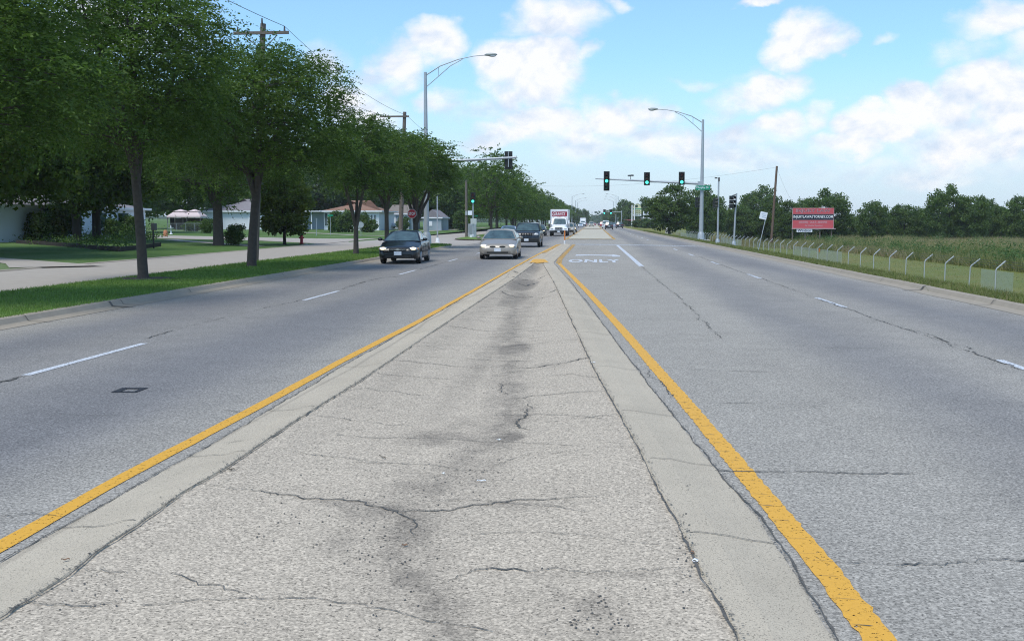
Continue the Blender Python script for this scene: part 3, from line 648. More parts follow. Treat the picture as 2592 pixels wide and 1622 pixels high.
# ------------------------------------------------------------------ vegetation
def leaf_quads(rng, P, D_, L, Wd, roll=None, curl=.25):
    """one leaf per point: P base, D_ direction, L length, Wd width -> (n*4,3)"""
    n = len(P); D_ = D_ / (np.linalg.norm(D_, axis=1, keepdims=True) + 1e-9)
    a = rng.normal(size=(n, 3)); a[:, 2] = np.abs(a[:, 2]) * 1.2; s = np.cross(D_, a); s /= np.linalg.norm(s, axis=1, keepdims=True) + 1e-9
    L = L[:, None]; Wd = Wd[:, None]
    mid = P + D_ * L * .5
    return np.stack([P, mid + s * Wd * .5, P + D_ * L, mid - s * Wd * .5], 1).reshape(-1, 3)
def crown_mesh(seed, cent, rad, ncl, npl, leaf, lean=(0, 0), style='locust', csize=.9, shell=.55, floor=None, tips=None, flat=.55):
    """leaf clumps spread through an uneven ellipsoid; returns clump centres and the mesh"""
    rng = np.random.default_rng(seed)
    cent = np.array(cent, float); rad = np.array(rad, float)
    C = []; tries = 0
    lob = rng.normal(size=(9, 3)); lob /= np.linalg.norm(lob, axis=1, keepdims=True); la = rng.uniform(-.18, .22, 9)
    while len(C) < ncl and tries < ncl * 30:
        tries += 1
        d = rng.normal(size=3); d /= np.linalg.norm(d); r = rng.uniform(shell ** 3, 1) ** (1 / 3)
        bump = 1 + float(np.sum(la * np.maximum(0, lob @ d) ** 4))
        p = cent + d * rad * r * bump
        if floor is not None and p[2] < floor + rng.uniform(0, .7): continue
        if any(np.sum(((p - q) / csize) ** 2) < .26 for q in C[-400:]): continue
        C.append(p)
    C = np.array(C); n = len(C); out = []; tint = []
    base = rng.uniform(0, 1, n)
    if style == 'locust':
        # each clump: sprays of fine compound leaves, drooping at the ends
        nsp = max(4, int(npl / 13)); per = 13
        o = np.repeat(C, nsp, 0); dirs = (o - cent) / rad; dirs[:, 2] *= .5
        dirs = dirs * .8 + rng.normal(size=dirs.shape) * [1, 1, .45]; dirs /= np.linalg.norm(dirs, axis=1, keepdims=True)
        ln = rng.uniform(.5, 1.25, len(o)) * csize; st = o + rng.normal(size=o.shape) * csize * [.28, .28, .2]
        t = np.tile(np.linspace(.08, 1, per), len(o)); O = np.repeat(st, per, 0); Dr = np.repeat(dirs, per, 0); LN = np.repeat(ln, per)
        P = O + Dr * (t * LN)[:, None]; P[:, 2] -= .42 * LN * t ** 2
        side = np.cross(Dr, [0, 0, 1.0]); sg = np.where(np.arange(len(P)) % 2 == 0, 1, -1)[:, None]
        ld = side * sg + Dr * .7 + rng.normal(size=P.shape) * .45; ld[:, 2] -= .25
        L = leaf * rng.uniform(.7, 1.3, len(P)) * (1.15 - .45 * t); Wd = L * .42
        V = leaf_quads(rng, P, ld, L, Wd); tn = np.repeat(np.repeat(base, nsp) * .55 + rng.uniform(0, .25, len(o)), per) + rng.uniform(0, .2, len(P))
    else:
        o = np.repeat(C, npl, 0); g = rng.normal(size=o.shape); g /= np.linalg.norm(g, axis=1, keepdims=True)
        rr = rng.uniform(0, 1, len(o)) ** .45 * csize * .85
        P = o + g * rr[:, None] * [1, 1, flat]
        ld = rng.normal(size=P.shape) + g * .5; ld[:, 2] -= .2
        L = leaf * rng.uniform(.7, 1.3, len(P)); V = leaf_quads(rng, P, ld, L, L * .8); tn = np.repeat(base, npl) * .5 + rng.uniform(0, .5, len(P))
    return C, V, tn
def tree_proto(name, seed, H, base, cent, rad, ncl, npl, leaf, style='locust', csize=.9, fork=2.0, tr=.17, limbs=6, mat='locust', bark='bark', floor=None, shell=.5, lean=(0, 0), flat=.55, trunks=1):
    rng = random.Random(seed)
    C, V, tn = crown_mesh(seed, cent, rad, ncl, npl, leaf, style=style, csize=csize, shell=shell, floor=floor, flat=flat)
    me = quads_mesh('crown', V, len(V) // 4, 4, tn)
    mb = MB(); top = Vector((cent[0], cent[1], cent[2] + rad[2] * .3)); f = Vector((lean[0], lean[1], fork))
    mb.tube([(0, 0, -.05), (0, 0, .12), (lean[0] * .2, lean[1] * .2, fork * .35), (lean[0] * .6, lean[1] * .6, fork * .7), f], [tr * 1.45, tr * 1.1, tr, tr * .93, tr * .9], 10)
    paths = []
    for i in range(limbs):
        a = 2 * math.pi * (i + rng.uniform(-.25, .25)) / limbs
        e = Vector((cent[0] + rad[0] * .62 * math.cos(a), cent[1] + rad[1] * .62 * math.sin(a), cent[2] + rad[2] * rng.uniform(.0, .6)))
        if i == 0: e = Vector((cent[0] * 1.1, cent[1], cent[2] + rad[2] * .8))
        m1 = f.lerp(e, .35) + Vector((rng.uniform(-.2, .2), rng.uniform(-.2, .2), .35)); m2 = f.lerp(e, .7) + Vector((rng.uniform(-.2, .2), rng.uniform(-.2, .2), .3))
        s = Vector((lean[0] * .85, lean[1] * .85, fork * rng.uniform(.8, .98)))
        pts = [s, s.lerp(m1, .45) + Vector((0, 0, .12)), m1, m1.lerp(m2, .5) + Vector((rng.uniform(-.1, .1), rng.uniform(-.1, .1), .05)), m2, e]
        mb.tube(pts, [tr * .66, tr * .58, tr * .46, tr * .36, tr * .26, tr * .08], 6); paths += [(p, tr * k) for p, k in zip(pts[1:], (.5, .4, .3, .22, .1))]
    for c in C[:: max(1, len(C) // 90)]:
        c = Vector(c); best = min(paths, key=lambda q: (q[0] - c).length + (1.5 if q[0].z > c.z + .2 else 0))
        p = best[0]; mid = p.lerp(c, .5) + Vector((rng.uniform(-.15, .15), rng.uniform(-.15, .15), .12))
        mb.tube([p, mid, c], [best[1] * .6, best[1] * .35, .012], 4, cap=False)
    tm = mb.mesh('trunk')
    return dict(name=name, crown=me, trunk=tm, mat=M[mat], bark=M[bark], placed=0)
def plant(pr, x, y, z, label, cat='tree', rz=0, s=1.0, group=None, sz=None, trunk=True):
    o = empty(pr['name'], (x, y, z), rz, label, cat, group); o.scale = (s, s, sz or s)
    for part, m in (('trunk', pr['bark']), ('crown', pr['mat'])):
        if part == 'trunk' and not trunk: continue
        me = pr[part]
        if not me.materials: me.materials.append(m)
        c = bpy.data.objects.new(part, me); COL.objects.link(c); c.parent = o
    return o
ORD = 'first second third fourth fifth sixth seventh eighth ninth tenth eleventh twelfth thirteenth fourteenth fifteenth sixteenth seventeenth eighteenth nineteenth twentieth'.split()
GS = 'honey locusts along the grass strip'
# near honey locusts, each of its own shape
P1 = tree_proto('locust_tree', 11, 9.5, 0, (-.25, 0, 6.0), (2.9, 3.4, 3.6), 270, 300, .12, fork=3.0, tr=.138, limbs=6, csize=.95, floor=3.6, lean=(-.13, 0), shell=.35)
P2 = tree_proto('locust_tree', 23, 8.3, 0, (.25, 0, 5.1), (2.7, 3.0, 2.8), 260, 300, .12, fork=2.9, tr=.165, limbs=6, csize=.9, floor=3.5, lean=(.26, 0), shell=.35)
P3 = tree_proto('locust_tree', 37, 7.0, 0, (.1, 0, 4.75), (1.95, 2.2, 2.3), 130, 210, .145, fork=1.35, tr=.13, limbs=6, csize=.75, floor=3.25, lean=(.02, 0), shell=.35)
P4 = tree_proto('locust_tree', 41, 7.2, 0, (.0, 0, 4.7), (2.2, 2.5, 2.1), 130, 200, .15, fork=2.2, tr=.13, limbs=5, csize=.8, floor=3.1, shell=.35)
plant(P1, -12.95, 28.95, .12, 'tall honey locust with forked trunk, nearest tree fully seen on the grass strip', rz=0)
plant(P1, -13.4, 20.0, .12, 'feathery honey locust crown cut off by the left edge of the picture', rz=2.2, s=.98, sz=.9)
plant(P2, -12.35, 36.7, .12, 'stout honey locust standing in front of the tall wooden utility pole with a crossarm', rz=0)
plant(P3, -11.9, 51.3, .12, 'young honey locust whose trunk splits low into three limbs')
plant(P4, -12.0, 59.6, .12, 'slim honey locust rising just behind the black car', rz=1.0, s=1.02)
plant(P3, -11.9, 69.0, .12, 'honey locust with a V-shaped fork beside the stop sign', rz=2.5, s=1.5, sz=1.1)
# the row beyond the side street
Q1 = tree_proto('locust_tree', 51, 8, 0, (0, 0, 5.2), (3.3, 3.3, 3.0), 90, 90, .30, fork=2.3, tr=.16, limbs=5, csize=1.15, floor=2.4, shell=.4)
Q2 = tree_proto('locust_tree', 52, 8, 0, (.2, 0, 5.4), (3.0, 3.3, 3.2), 90, 90, .30, fork=2.2, tr=.16, limbs=5, csize=1.15, floor=2.5, shell=.4)
Q3 = tree_proto('locust_tree', 53, 8, 0, (0, 0, 5.0), (3.4, 3.2, 2.7), 70, 60, .42, fork=2.1, tr=.17, limbs=4, csize=1.3, floor=2.3, shell=.4)
ys_ = 121; rr = random.Random(9); i = 0
def ordw(i): return ORD[i] if i < 20 else 'twenty-' + ORD[i - 20]
while ys_ < 400:
    pr = (Q1, Q2)[i % 2] if ys_ < 200 else Q3
    plant(pr, -12.0 + rr.uniform(-.4, .4) , ys_, .12, ('%s tree from the side street in the far honey locust row' % ordw(i)), rz=rr.uniform(0, 6), s=rr.uniform(.92, 1.05) * (1.17 if i < 2 else 1), group='honey locust row beyond the side street')
    ys_ += rr.uniform(9, 11.5) * (1 if i < 10 else 1.25); i += 1
# big broadleaf trees on the lawns
B1 = tree_proto('maple_tree', 61, 13, 0, (0, 0, 7.6), (5.6, 5.4, 5.4), 320, 110, .27, style='broad', fork=3.2, tr=.33, limbs=7, csize=1.35, floor=2.3, mat='maple', bark='bark2', shell=.45)
B2 = tree_proto('maple_tree', 62, 12, 0, (.2, 0, 7.2), (4.6, 4.8, 5.0), 250, 110, .27, style='broad', fork=3.4, tr=.30, limbs=6, csize=1.3, floor=2.0, mat='maple', bark='bark2', shell=.45)
B3 = tree_proto('locust_tree', 63, 9, 0, (0, 0, 6.0), (4.2, 4.2, 3.6), 200, 130, .22, fork=2.6, tr=.33, limbs=6, csize=1.1, floor=2.9, mat='locust', bark='bark', shell=.4)
B4 = tree_proto('broadleaf_tree', 64, 12, 0, (0, 0, 7), (5.2, 5.2, 5.0), 190, 80, .42, style='broad', fork=2.6, tr=.3, limbs=5, csize=1.6, floor=1.6, mat='tree', bark='bark2', shell=.5)
def pz(x, y): return lawnz(x, y)
def at(px, Y):
    k = (px - 1296) / FP      # x so that a point at distance Y shows in column px
    return Y * (k * CA - SA) / (CA + k * SA)
plant(B1, -32.2, 53, pz(-32, 56), 'big leaning maple with thick trunk at the left edge of the picture', rz=.3, s=1.02)
plant(B1, -29.0, 43.0, pz(-29, 43), 'feathery crown of a large tree reaching into the top left corner', rz=3.0, s=1.0)
plant(B2, -37.0, 72, pz(-37, 75) + .2, 'left one of two dark maple trunks rising from the planting bed', rz=0)
plant(B2, -37.3, 75.6, pz(-37, 78) + .2, 'right one of two dark maple trunks rising from the planting bed', rz=2, s=1.05)
plant(B3, -25.6, 69.3, pz(-25.6, 71), 'broad forked honey locust on the corner lawn beside the round dark bush', rz=.7, s=1.06)
plant(B1, -60, 66, pz(-60, 66), 'dense dark maple far left behind the planting bed', rz=4, s=.95)
for k, (px, Y, s, lb) in enumerate([(330, 118, 1.1, 'dark tree rising behind the blue white house'), (440, 150, 1.15, 'tall dark tree behind the garden gazebo'), (560, 175, 1.3, 'broad tree behind the grey roofed white garage'), (690, 172, 1.15, 'dark tree behind the right end of the white garage'),
        (800, 190, 1.25, 'dense tree left behind the brown roofed house'), (905, 195, 1.15, 'dark tree right behind the brown roofed house'), (985, 205, 1.1, 'tree between the brown roofed house and the grey garage house'), (1055, 190, 1.0, 'tree behind the small grey gabled house'), (1115, 185, 1.0, 'dark tree to the right of the small grey gabled house'),
        (1180, 215, 1.05, 'deep green tree behind the bare wooden pole on the far island'), (1240, 260, 1.1, 'dark tree beyond the frontage road bend'), (1295, 330, 1.15, 'far dark tree behind the honey locust row'), (1330, 360, 1.0, 'farthest dark tree behind the honey locust row')]):
    x = at(px, Y); plant(B4, x, Y, pz(x, Y) - .1, lb, rz=k * 1.3, s=s)
# small low tree beside the hydrant, bushes
S1 = tree_proto('small_tree', 71, 5, 0, (0, 0, 2.7), (1.9, 1.9, 2.4), 110, 90, .22, style='broad', fork=1.1, tr=.12, limbs=5, csize=.7, floor=.35, mat='maple', bark='bark2', shell=.4)
plant(S1, at(727, 74), 73.5, pz(-22, 74), 'low spreading maple with leaves down to the grass beside the hydrant', s=.98)
def bush(seed, rad, ncl, npl, leaf, mat, cs, nm='bush'):
    C, V, tn = crown_mesh(seed, (0, 0, rad[2] * .85), rad, ncl, npl, leaf, style='broad', csize=cs, shell=.3, floor=.0, flat=.8)
    me = quads_mesh('foliage', V, len(V) // 4, 4, tn); me.materials.append(M[mat]); return me
def putbush(me, x, y, z, label, s=1, sz=None, rz=0, nm='bush', cat='bush', group=None):
    o = bpy.data.objects.new(nm, me); COL.objects.link(o); o.location = (x, y, z); o.scale = (s, s, sz or s); o.rotation_euler = (0, 0, rz); return tag(o, label, cat, group)
bm1 = bush(81, (.62, .6, .75), 60, 60, .12, 'tree', .3); bm2 = bush(82, (.9, .9, .9), 60, 60, .16, 'tree2', .4); bm3 = bush(83, (1.0, 1.0, 1.3), 60, 60, .2, 'tree', .45)
def gb(px, Y): x = at(px, Y); return x, Y, pz(x, Y)
putbush(bm1, *gb(596, 70.5), 'round dark green bush beside the forked trunk on the corner lawn', 1.0)
putbush(bm3, *gb(853, 138), 'large clipped evergreen shrub in front of the brown roofed house', 1.05, 1.15)
putbush(bm3, *gb(880, 137), 'tall evergreen shrub right of the clipped one before the white wall', 1.15, 1.2, 2)
putbush(bm3, *gb(841, 132), 'narrow dark conifer beside the white house wall', .42, .9, 1)
putbush(bm2, *gb(936, 139), 'bright yellow green round bush at the white house corner', 1.1, 1.0)
putbush(bm2, *gb(923, 146), 'light green shrub above the yellow green bush', .8, 1.5, 1)
putbush(bm1, *gb(528, 118), 'small shrub at the left corner of the white garage', 1.2)
putbush(bm1, *gb(1021, 160), 'dark shrub before the grey garage wall', 1.5)
putbush(bm2, *gb(1150, 190), 'pale green hedge beyond the far lawn', 2.4, 1.1)
putbush(bm3, *gb(1168, 165), 'dark shrub behind the bare wooden pole', 1.3)
# planting bed
bed = empty('planting_bed', (0, 0, 0), 0, 'long planting bed with dark timber edging and dense low shrubs around two trunks', 'planting bed')
e1 = [Gl(43, 616), Gl(120, 621), Gl(200, 627), Gl(301, 637)]; e2 = [Gl(301, 637), Gl(360, 630), Gl(405, 623)]
mb = MB()
for E in (e1, e2):
    for a, b_ in zip(E[:-1], E[1:]):
        for h in (.06, .18): c = (a + b_) / 2; mb.box((c.x, c.y, c.z + h), ((b_ - a).length + .02, .14, .115), rz=math.atan2(b_.y - a.y, b_.x - a.x))
mb.build('timber_edging', pmat('dark_timber', (.035, .026, .022), .9, nscale=8, namt=.4), bed)
rng = np.random.default_rng(4); cs = []
for i in range(150):
    u = rng.uniform(0, 1); v = rng.uniform(0, 1) ** .8; a = np.array(e1[0].lerp(e1[3], u)); bk = np.array(Gl(60 + 340 * u, 600)); p = a * (1 - v) + bk * v; p[2] = .35 + rng.uniform(0, .5) * v + (.9 if rng.uniform() < .1 else 0); cs.append(p)
cs = np.array(cs); o_ = np.repeat(cs, 80, 0); P = o_ + rng.normal(size=o_.shape) * [.55, .55, .22]; L = rng.uniform(.1, .2, len(P))
V = leaf_quads(rng, P, rng.normal(size=P.shape), L, L * .5)
link('low_shrubs', quads_mesh('low_shrubs', V, len(V) // 4, 4, rng.uniform(0, 1, len(P))), M['tree'], bed)
for k, (px, Y, s) in enumerate([(100, 73, 1.5), (160, 76, 2.0), (290, 84, 1.2), (340, 88, 1.4)]):
    putbush(bm1, *gb(px, Y), ['spiky shrub left of the twin trunks against the white wall', 'taller shrub touching the left twin trunk', 'small shrub right of the twin trunks', 'shrub below the window of the blue white house'][k], s, s * 1.0, k)
# mulch rings under the strip trees
for (x, y), lb in (((-12.95, 28.95), 'ring of bare soil around the foot of the nearest locust trunk'), ((-12.35, 36.7), 'ring of bare soil around the foot of the stout locust')):
    pts = [(x + .15 + (.85 + .12 * math.sin(5 * a)) * math.cos(a), y + (.75 + .1 * math.cos(4 * a)) * math.sin(a), .133) for a in np.linspace(0, 2 * math.pi, 26)[:-1]]
    tag(raw('mulch_ring', pts, [tuple(range(25))], M['soil']), lb, 'mulch')
# grass blades
def blades(name, rng, P, h, w, mat, lean=.35, kind=True, tint=None):
    n = len(P); a = rng.uniform(0, 2 * np.pi, n); wv = np.stack([np.cos(a), np.sin(a), np.zeros(n)], 1) * (w / 2)[:, None]
    tip = P + np.stack([rng.normal(size=n) * lean, rng.normal(size=n) * lean, np.ones(n)], 1) * h[:, None]
    V = np.stack([P - wv, P + wv, tip], 1).reshape(-1, 3)
    o = link(name, quads_mesh(name, V, n, 3, rng.uniform(0, 1, n) if tint is None else tint), mat)
    return tag(o, kind='stuff')
rng = np.random.default_rng(77)
n = 90000; y = 16 * (78 / 16) ** rng.uniform(0, 1, n); x = rng.uniform(-13.85, -10.0, n); k = (y < 72) | ((np.abs(x + 11.9) < 1.9 * np.sqrt(np.clip(1 - ((y - 72) / 4) ** 2, 0, 1)))); x, y = x[k], y[k]
k = ((x + 12.8) ** 2 + (y - 28.95) ** 2 > .6); x, y = x[k], y[k]
blades('grass', rng, np.stack([x, y, np.full(len(x), .12)], 1), rng.uniform(.03, .075, len(x)) * (1 + (y > 35) * .4), rng.uniform(.008, .016, len(x)) * np.maximum(1, y / 20), M['blade'])['label'] = 'mown grass blades of the strip between the two roads'
n = 60000; y = 17 * (200 / 17) ** rng.uniform(0, 1, n); u = rng.uniform(0, 1, n) ** 1.3; x = 8.5 + 1.9 * u
z = np.array([rightz(a, b_) for a, b_ in zip(x, y)])
blades('verge_grass', rng, np.stack([x, y, z], 1), rng.uniform(.04, .13, n) * (1 + .5 * (u > .45)), rng.uniform(.01, .02, n) * np.maximum(1, y / 22), M['dryblade'], .5, tint=rng.uniform(0, .95, n))['label'] = 'scruffy grass verge between the right kerb and the fence'
# weeds in the right gutter
for k, (px, py, sz_) in enumerate([(2345, 728, .35), (2300, 716, .22), (2440, 740, .2), (2370, 738, .3), (2250, 702, .2)]):
    p = G(px, py, .01); n = 420; P = np.stack([rng.normal(p.x, sz_ * .3, n), rng.normal(p.y, sz_ * .55, n), np.full(n, .0)], 1)
    o = blades('weed_clump', rng, P, rng.uniform(.04, .14, n), rng.uniform(.012, .03, n), M['dryblade'], .8, tint=rng.uniform(0, .7, n))
    del o['kind']; tag(o, ['largest weed clump growing in the broken right gutter', 'small weed clump farther up the right gutter', 'low weed clump nearest the right edge of the road', 'weed clump just in front of the largest one', 'farthest little weed clump along the right gutter'][k], 'weed')
# ---- meadow of tall weeds on the right
n = 140000; y = 52 * (240 / 52) ** rng.uniform(0, 1, n); x = np.interp(y, [50, 120, 150, 240], [28.5, 27.5, 22.0, 19.0]) + rng.uniform(0, 1, n) ** 1.25 * (y * .50 - 10); k = x < y * .46 + 3; x, y = x[k], y[k]; n = len(x)
gx_ = rng.uniform(-1, 1, (60, 60)); clump = gx_[(y / 4).astype(int) % 60, (x / 3).astype(int) % 60]
h = (.7 + .5 * rng.uniform(0, 1, n) + .3 * clump) * np.clip((x - 21) / 6, .45, 1) * (1 - .2 * (y > 150)); z = np.array([rightz(a, b_) for a, b_ in zip(x, y)])
blades('tall_weeds', rng, np.stack([x, y, z], 1), h, rng.uniform(.03, .07, n) * np.maximum(1, y / 85), M['weed'], .42, tint=np.clip(rng.uniform(.05, .75, n) + .20 * (x > 36) + .22 * (y > 95) - .22 * clump, 0, 1))['label'] = 'field of tall brown topped weeds behind the mown ditch'
m_ = 760; cy_ = 56 * (170 / 56) ** rng.uniform(0, 1, m_); cx_ = 28.8 + rng.uniform(0, 1, m_) ** 1.8 * (cy_ * .42 - 8); C = np.stack([cx_, cy_, np.array([rightz(a, b_) for a, b_ in zip(cx_, cy_)]) + rng.uniform(.3, .95, m_)], 1)
o_ = np.repeat(C, 60, 0); P = o_ + rng.normal(size=o_.shape) * [.4, .5, .26]; L = rng.uniform(.12, .26, len(P)); V = leaf_quads(rng, P, rng.normal(size=P.shape), L, L * .45)
o = link('leafy_weeds', quads_mesh('leafy_weeds', V, len(V) // 4, 4, np.repeat(rng.uniform(0, .6, m_), 60) + rng.uniform(0, .3, len(P))), leafmat('leafy_weeds', (.05, .105, .032), (.12, .19, .055), .35)); tag(o, 'broad leaved green weeds among the tall dry stalks', kind='stuff')
n = 30000; y = 30 * (150 / 30) ** rng.uniform(0, 1, n); x = 9.8 + rng.uniform(0, 1, n) * (20 + 0 * y); z = np.array([rightz(a, b_) for a, b_ in zip(x, y)])
blades('ditch_grass', rng, np.stack([x, y, z], 1), rng.uniform(.03, .08, n), rng.uniform(.02, .035, n) * np.maximum(1, y / 50), M['dryblade'], .8, tint=rng.uniform(.25, .8, n))['label'] = 'olive mown grass of the ditch behind the fence'
# ---- trees beyond the field
R1 = tree_proto('broadleaf_tree', 91, 8, 0, (0, 0, 4.3), (3.9, 3.9, 3.6), 170, 90, .27, style='broad', fork=1.4, tr=.2, limbs=6, csize=1.0, floor=.5, mat='tree2', bark='bark', shell=.45)
R2 = tree_proto('broadleaf_tree', 92, 9, 0, (0, 0, 4.9), (4.4, 4.4, 4.4), 170, 80, .34, style='broad', fork=1.6, tr=.2, limbs=5, csize=1.2, floor=.1, mat='tree', bark='bark2', shell=.5)
R3 = tree_proto('broadleaf_tree', 93, 9, 0, (.2, 0, 4.6), (4.0, 4.2, 4.2), 150, 80, .34, style='broad', fork=1.4, tr=.2, limbs=5, csize=1.25, floor=.1, mat='tree', bark='bark2', shell=.5)
# name of prototype, px centre, top y, distance, half-width px, label
def rt(pr, px, top, Y, label, wpx, group=None, rz=0.0, zb=None):
    x = at(px, Y); zb = rightz(x, Y) if zb is None else zb; h = CAMZ + (560 - top) / FP * Y - zb
    me = pr['crown']; co = np.empty(len(me.vertices) * 3, np.float32); me.vertices.foreach_get('co', co); co = co.reshape(-1, 3)
    H0 = float(np.percentile(co[:, 2], 99.6)); W0 = float(np.percentile(np.hypot(co[:, 0], co[:, 1]), 98))
    o = plant(pr, x, Y, zb, label, rz=rz, s=wpx / FP * Y / W0, sz=h / H0, group=group); return o
rt(R1, 1692, 470, 160, 'round green tree with low crown standing beside the road where the fence ends', 64, zb=-.25)
rt(R2, 1786, 474, 185, 'dark tall tree seen directly behind the right street lamp pole', 52)
rt(R3, 1868, 520, 190, 'lower dark tree between the two slim signal poles and the field', 40)
rt(R2, 1918, 474, 225, 'open dark tree behind the leaning white sign', 55, rz=2)
rt(R1, 1940, 512, 165, 'light green thicket tree left of the bare brown pole', 42, rz=1)
rt(R1, 1998, 510, 160, 'light green thicket tree right of the bare brown pole', 40, rz=3)
rt(R2, 2092, 482, 165, 'large rounded tree rising behind the red billboard', 62, rz=4)
rt(R3, 2035, 504, 185, 'tree with a small pointed top left behind the red billboard', 36, rz=1)
rt(R3, 2205, 512, 160, 'low domed dark tree right of the red billboard', 42, rz=3)
rt(R3, 2285, 520, 165, 'flat topped dark tree, second right of the billboard', 48, rz=5)
rt(R2, 2388, 474, 150, 'tallest bushy tree of the group at the far right of the field', 56, rz=1)
rt(R3, 2462, 500, 148, 'dark tree leaning against the tallest bushy one', 48, rz=2)
rt(R2, 2508, 508, 160, 'middle sized dark tree in the gap right of the tallest one', 34, rz=5)
rt(R3, 2578, 500, 150, 'dark tree cut by the right edge of the picture', 46, rz=4)
rt(R3, 2340, 528, 175, 'low tree in the gap left of the tallest bushy one', 36, rz=0)
rt(R2, 2668, 478, 150, 'tree standing just outside the right edge of the picture', 60, rz=4)
rt(R3, 1832, 530, 240, 'far low tree between the lamp pole and the signal poles', 40, rz=4)
for k, (px, top, Y, w, lb) in enumerate([(1765, 520, 205, 40, 'low thicket filling the gap left of the right lamp pole'), (1975, 528, 195, 44, 'low thicket behind the bare brown pole'), (2140, 541, 185, 34, 'low thicket between the billboard trees and the domed one'), (2250, 540, 190, 34, 'low thicket behind the domed tree'), (2330, 542, 165, 32, 'low thicket at the foot of the tallest bushy tree, left side'), (2430, 525, 160, 40, 'low thicket at the foot of the tallest bushy tree, right side'), (2540, 528, 165, 44, 'low thicket before the last tree at the right edge'), (1900, 534, 190, 40, 'low thicket under the open dark tree')]):
    rt((R3, R1)[k % 2], px, top, Y, lb, w, rz=k * 1.7)
F1 = tree_proto('broadleaf_tree', 95, 9, 0, (0, 0, 4.9), (4.4, 4.4, 4.4), 90, 50, .6, style='broad', fork=1.6, tr=.2, limbs=4, csize=1.5, floor=.3, mat='tree', bark='bark2', shell=.5)
for k, (px, top, Y, w, lb) in enumerate([(1634, 500, 420, 24, 'dark round tree behind the arched shopping sign'), (1596, 512, 380, 20, 'middle tree of the far group at the right of the road'), (1577, 506, 400, 20, 'tall tree of the far group by the street lamps'), (1655, 512, 430, 22, 'far tree next to the roadside round tree'),
        (1550, 527, 520, 15, 'small far tree right of the vanishing road'), (1535, 532, 600, 12, 'smallest far tree right of the vanishing road'), (1462, 527, 520, 14, 'far tree left of the vanishing road'), (1480, 529, 620, 14, 'rounded far tree at the left of the road end'), (1445, 520, 460, 16, 'far tree at the end of the locust row')]):
    rt(F1, px, top, Y, lb, w, rz=k, zb=0)
# the wooded horizon: one mass
rng = np.random.default_rng(12); m_ = 900; X = rng.uniform(-420, 900, m_); Yv = rng.uniform(900, 1100, m_) - 0.0 * X; hh = 9 + 4 * np.sin(X * .02) + rng.uniform(-2, 3, m_)
Z = rng.uniform(0, 1, m_) * hh; C = np.stack([X, Yv, Z], 1); o_ = np.repeat(C, 26, 0); P = o_ + rng.normal(size=o_.shape) * [6, 5, 1.7]; L = rng.uniform(1.4, 3.0, len(P)); V = leaf_quads(rng, P, rng.normal(size=P.shape), L, L * .8)
tag(link('distant_wood', quads_mesh('distant_wood', V, len(V) // 4, 4, rng.uniform(0, 1, len(P))), M['distant']), 'wooded horizon closing off the end of the road', kind='stuff')
hb = MB(); xs = np.linspace(-600, 1200, 60)
hb.add([p for x in xs for p in ((x, 1120, -.5), (x, 1120, 8 + 3 * math.sin(x * .02) + 1.5 * math.sin(x * .07)), (x, 1200, 6))], [(3 * i + j, 3 * i + 3 + j, 3 * i + 4 + j, 3 * i + 1 + j) for i in range(59) for j in (0, 1)])
tag(hb.build('hills', grassmat('wooded_hill', (.04, .08, .03), (.06, .10, .04), (.07, .11, .05), .1)), **ST)
# ------------------------------------------------------------------ street lamps, signals, poles, signs
def gz(px, py, z): return G(px, py, z)
def luminaire_arm(root, top, direction, L=5.0, rise=1.1, arm=M['steel']):
    """trussed arm from the pole top, ending in a cobra head; direction +1 = towards +X"""
    mb = MB(); z0 = top
    up = [(0, 0, z0 - .15), (direction * L * .25, 0, z0 + rise * .42), (direction * L * .55, 0, z0 + rise * .78), (direction * L * .8, 0, z0 + rise * .95), (direction * L, 0, z0 + rise)]
    lo = [(0, 0, z0 - 1.0), (direction * L * .2, 0, z0 - .28), (direction * L * .42, 0, z0 + rise * .42), (direction * L * .62, 0, z0 + rise * .78)]
    mb.tube(up, [.045, .04, .035, .03, .03], 6); mb.tube(lo, .03, 6); mb.tube([(direction * L * .22, 0, z0 + rise * .36), (direction * L * .22, 0, z0 - .2)], .02, 5)
    a = mb.build('lamp_arm', arm, root)
    mb = MB(); x = direction * (L + .42); mb.ell((x, 0, z0 + rise + .03), (.46, .17, .12)); mb.box((direction * (L + .08), 0, z0 + rise), (.25, .12, .1))
    h = mb.build('lamp_head', pmat('lamp_housing', (.33, .35, .33), .5, .2), root)
    mb = MB(); mb.ell((direction * (L + .52), 0, z0 + rise - .06), (.26, .14, .08)); mb.build('lens', M['lamp'], h)
def pole(root, H, r0=.14, r1=.08, mat=None, name='pole', seg=12):
    mb = MB(); mb.tube([(0, 0, 0), (0, 0, H * .5), (0, 0, H)], [r0, (r0 + r1) / 2, r1], seg); return mb.build(name, mat or M['steel'], root)
def base(root, r=.26, h=.35, pad=None, mat=None):
    mb = MB(); mb.box((0, 0, .03), (r * 2, r * 2, .06)); mb.tube([(0, 0, .05), (0, 0, h * .7), (0, 0, h)], [r * .78, r * .72, r * .5], 10)
    mb.build('base', mat or M['steel'], root)
    if pad: m = MB(); m.box((0, 0, -.02), (pad, pad, .10)); m.build('concrete_pad', M['concrete'], root, bevel=.01)
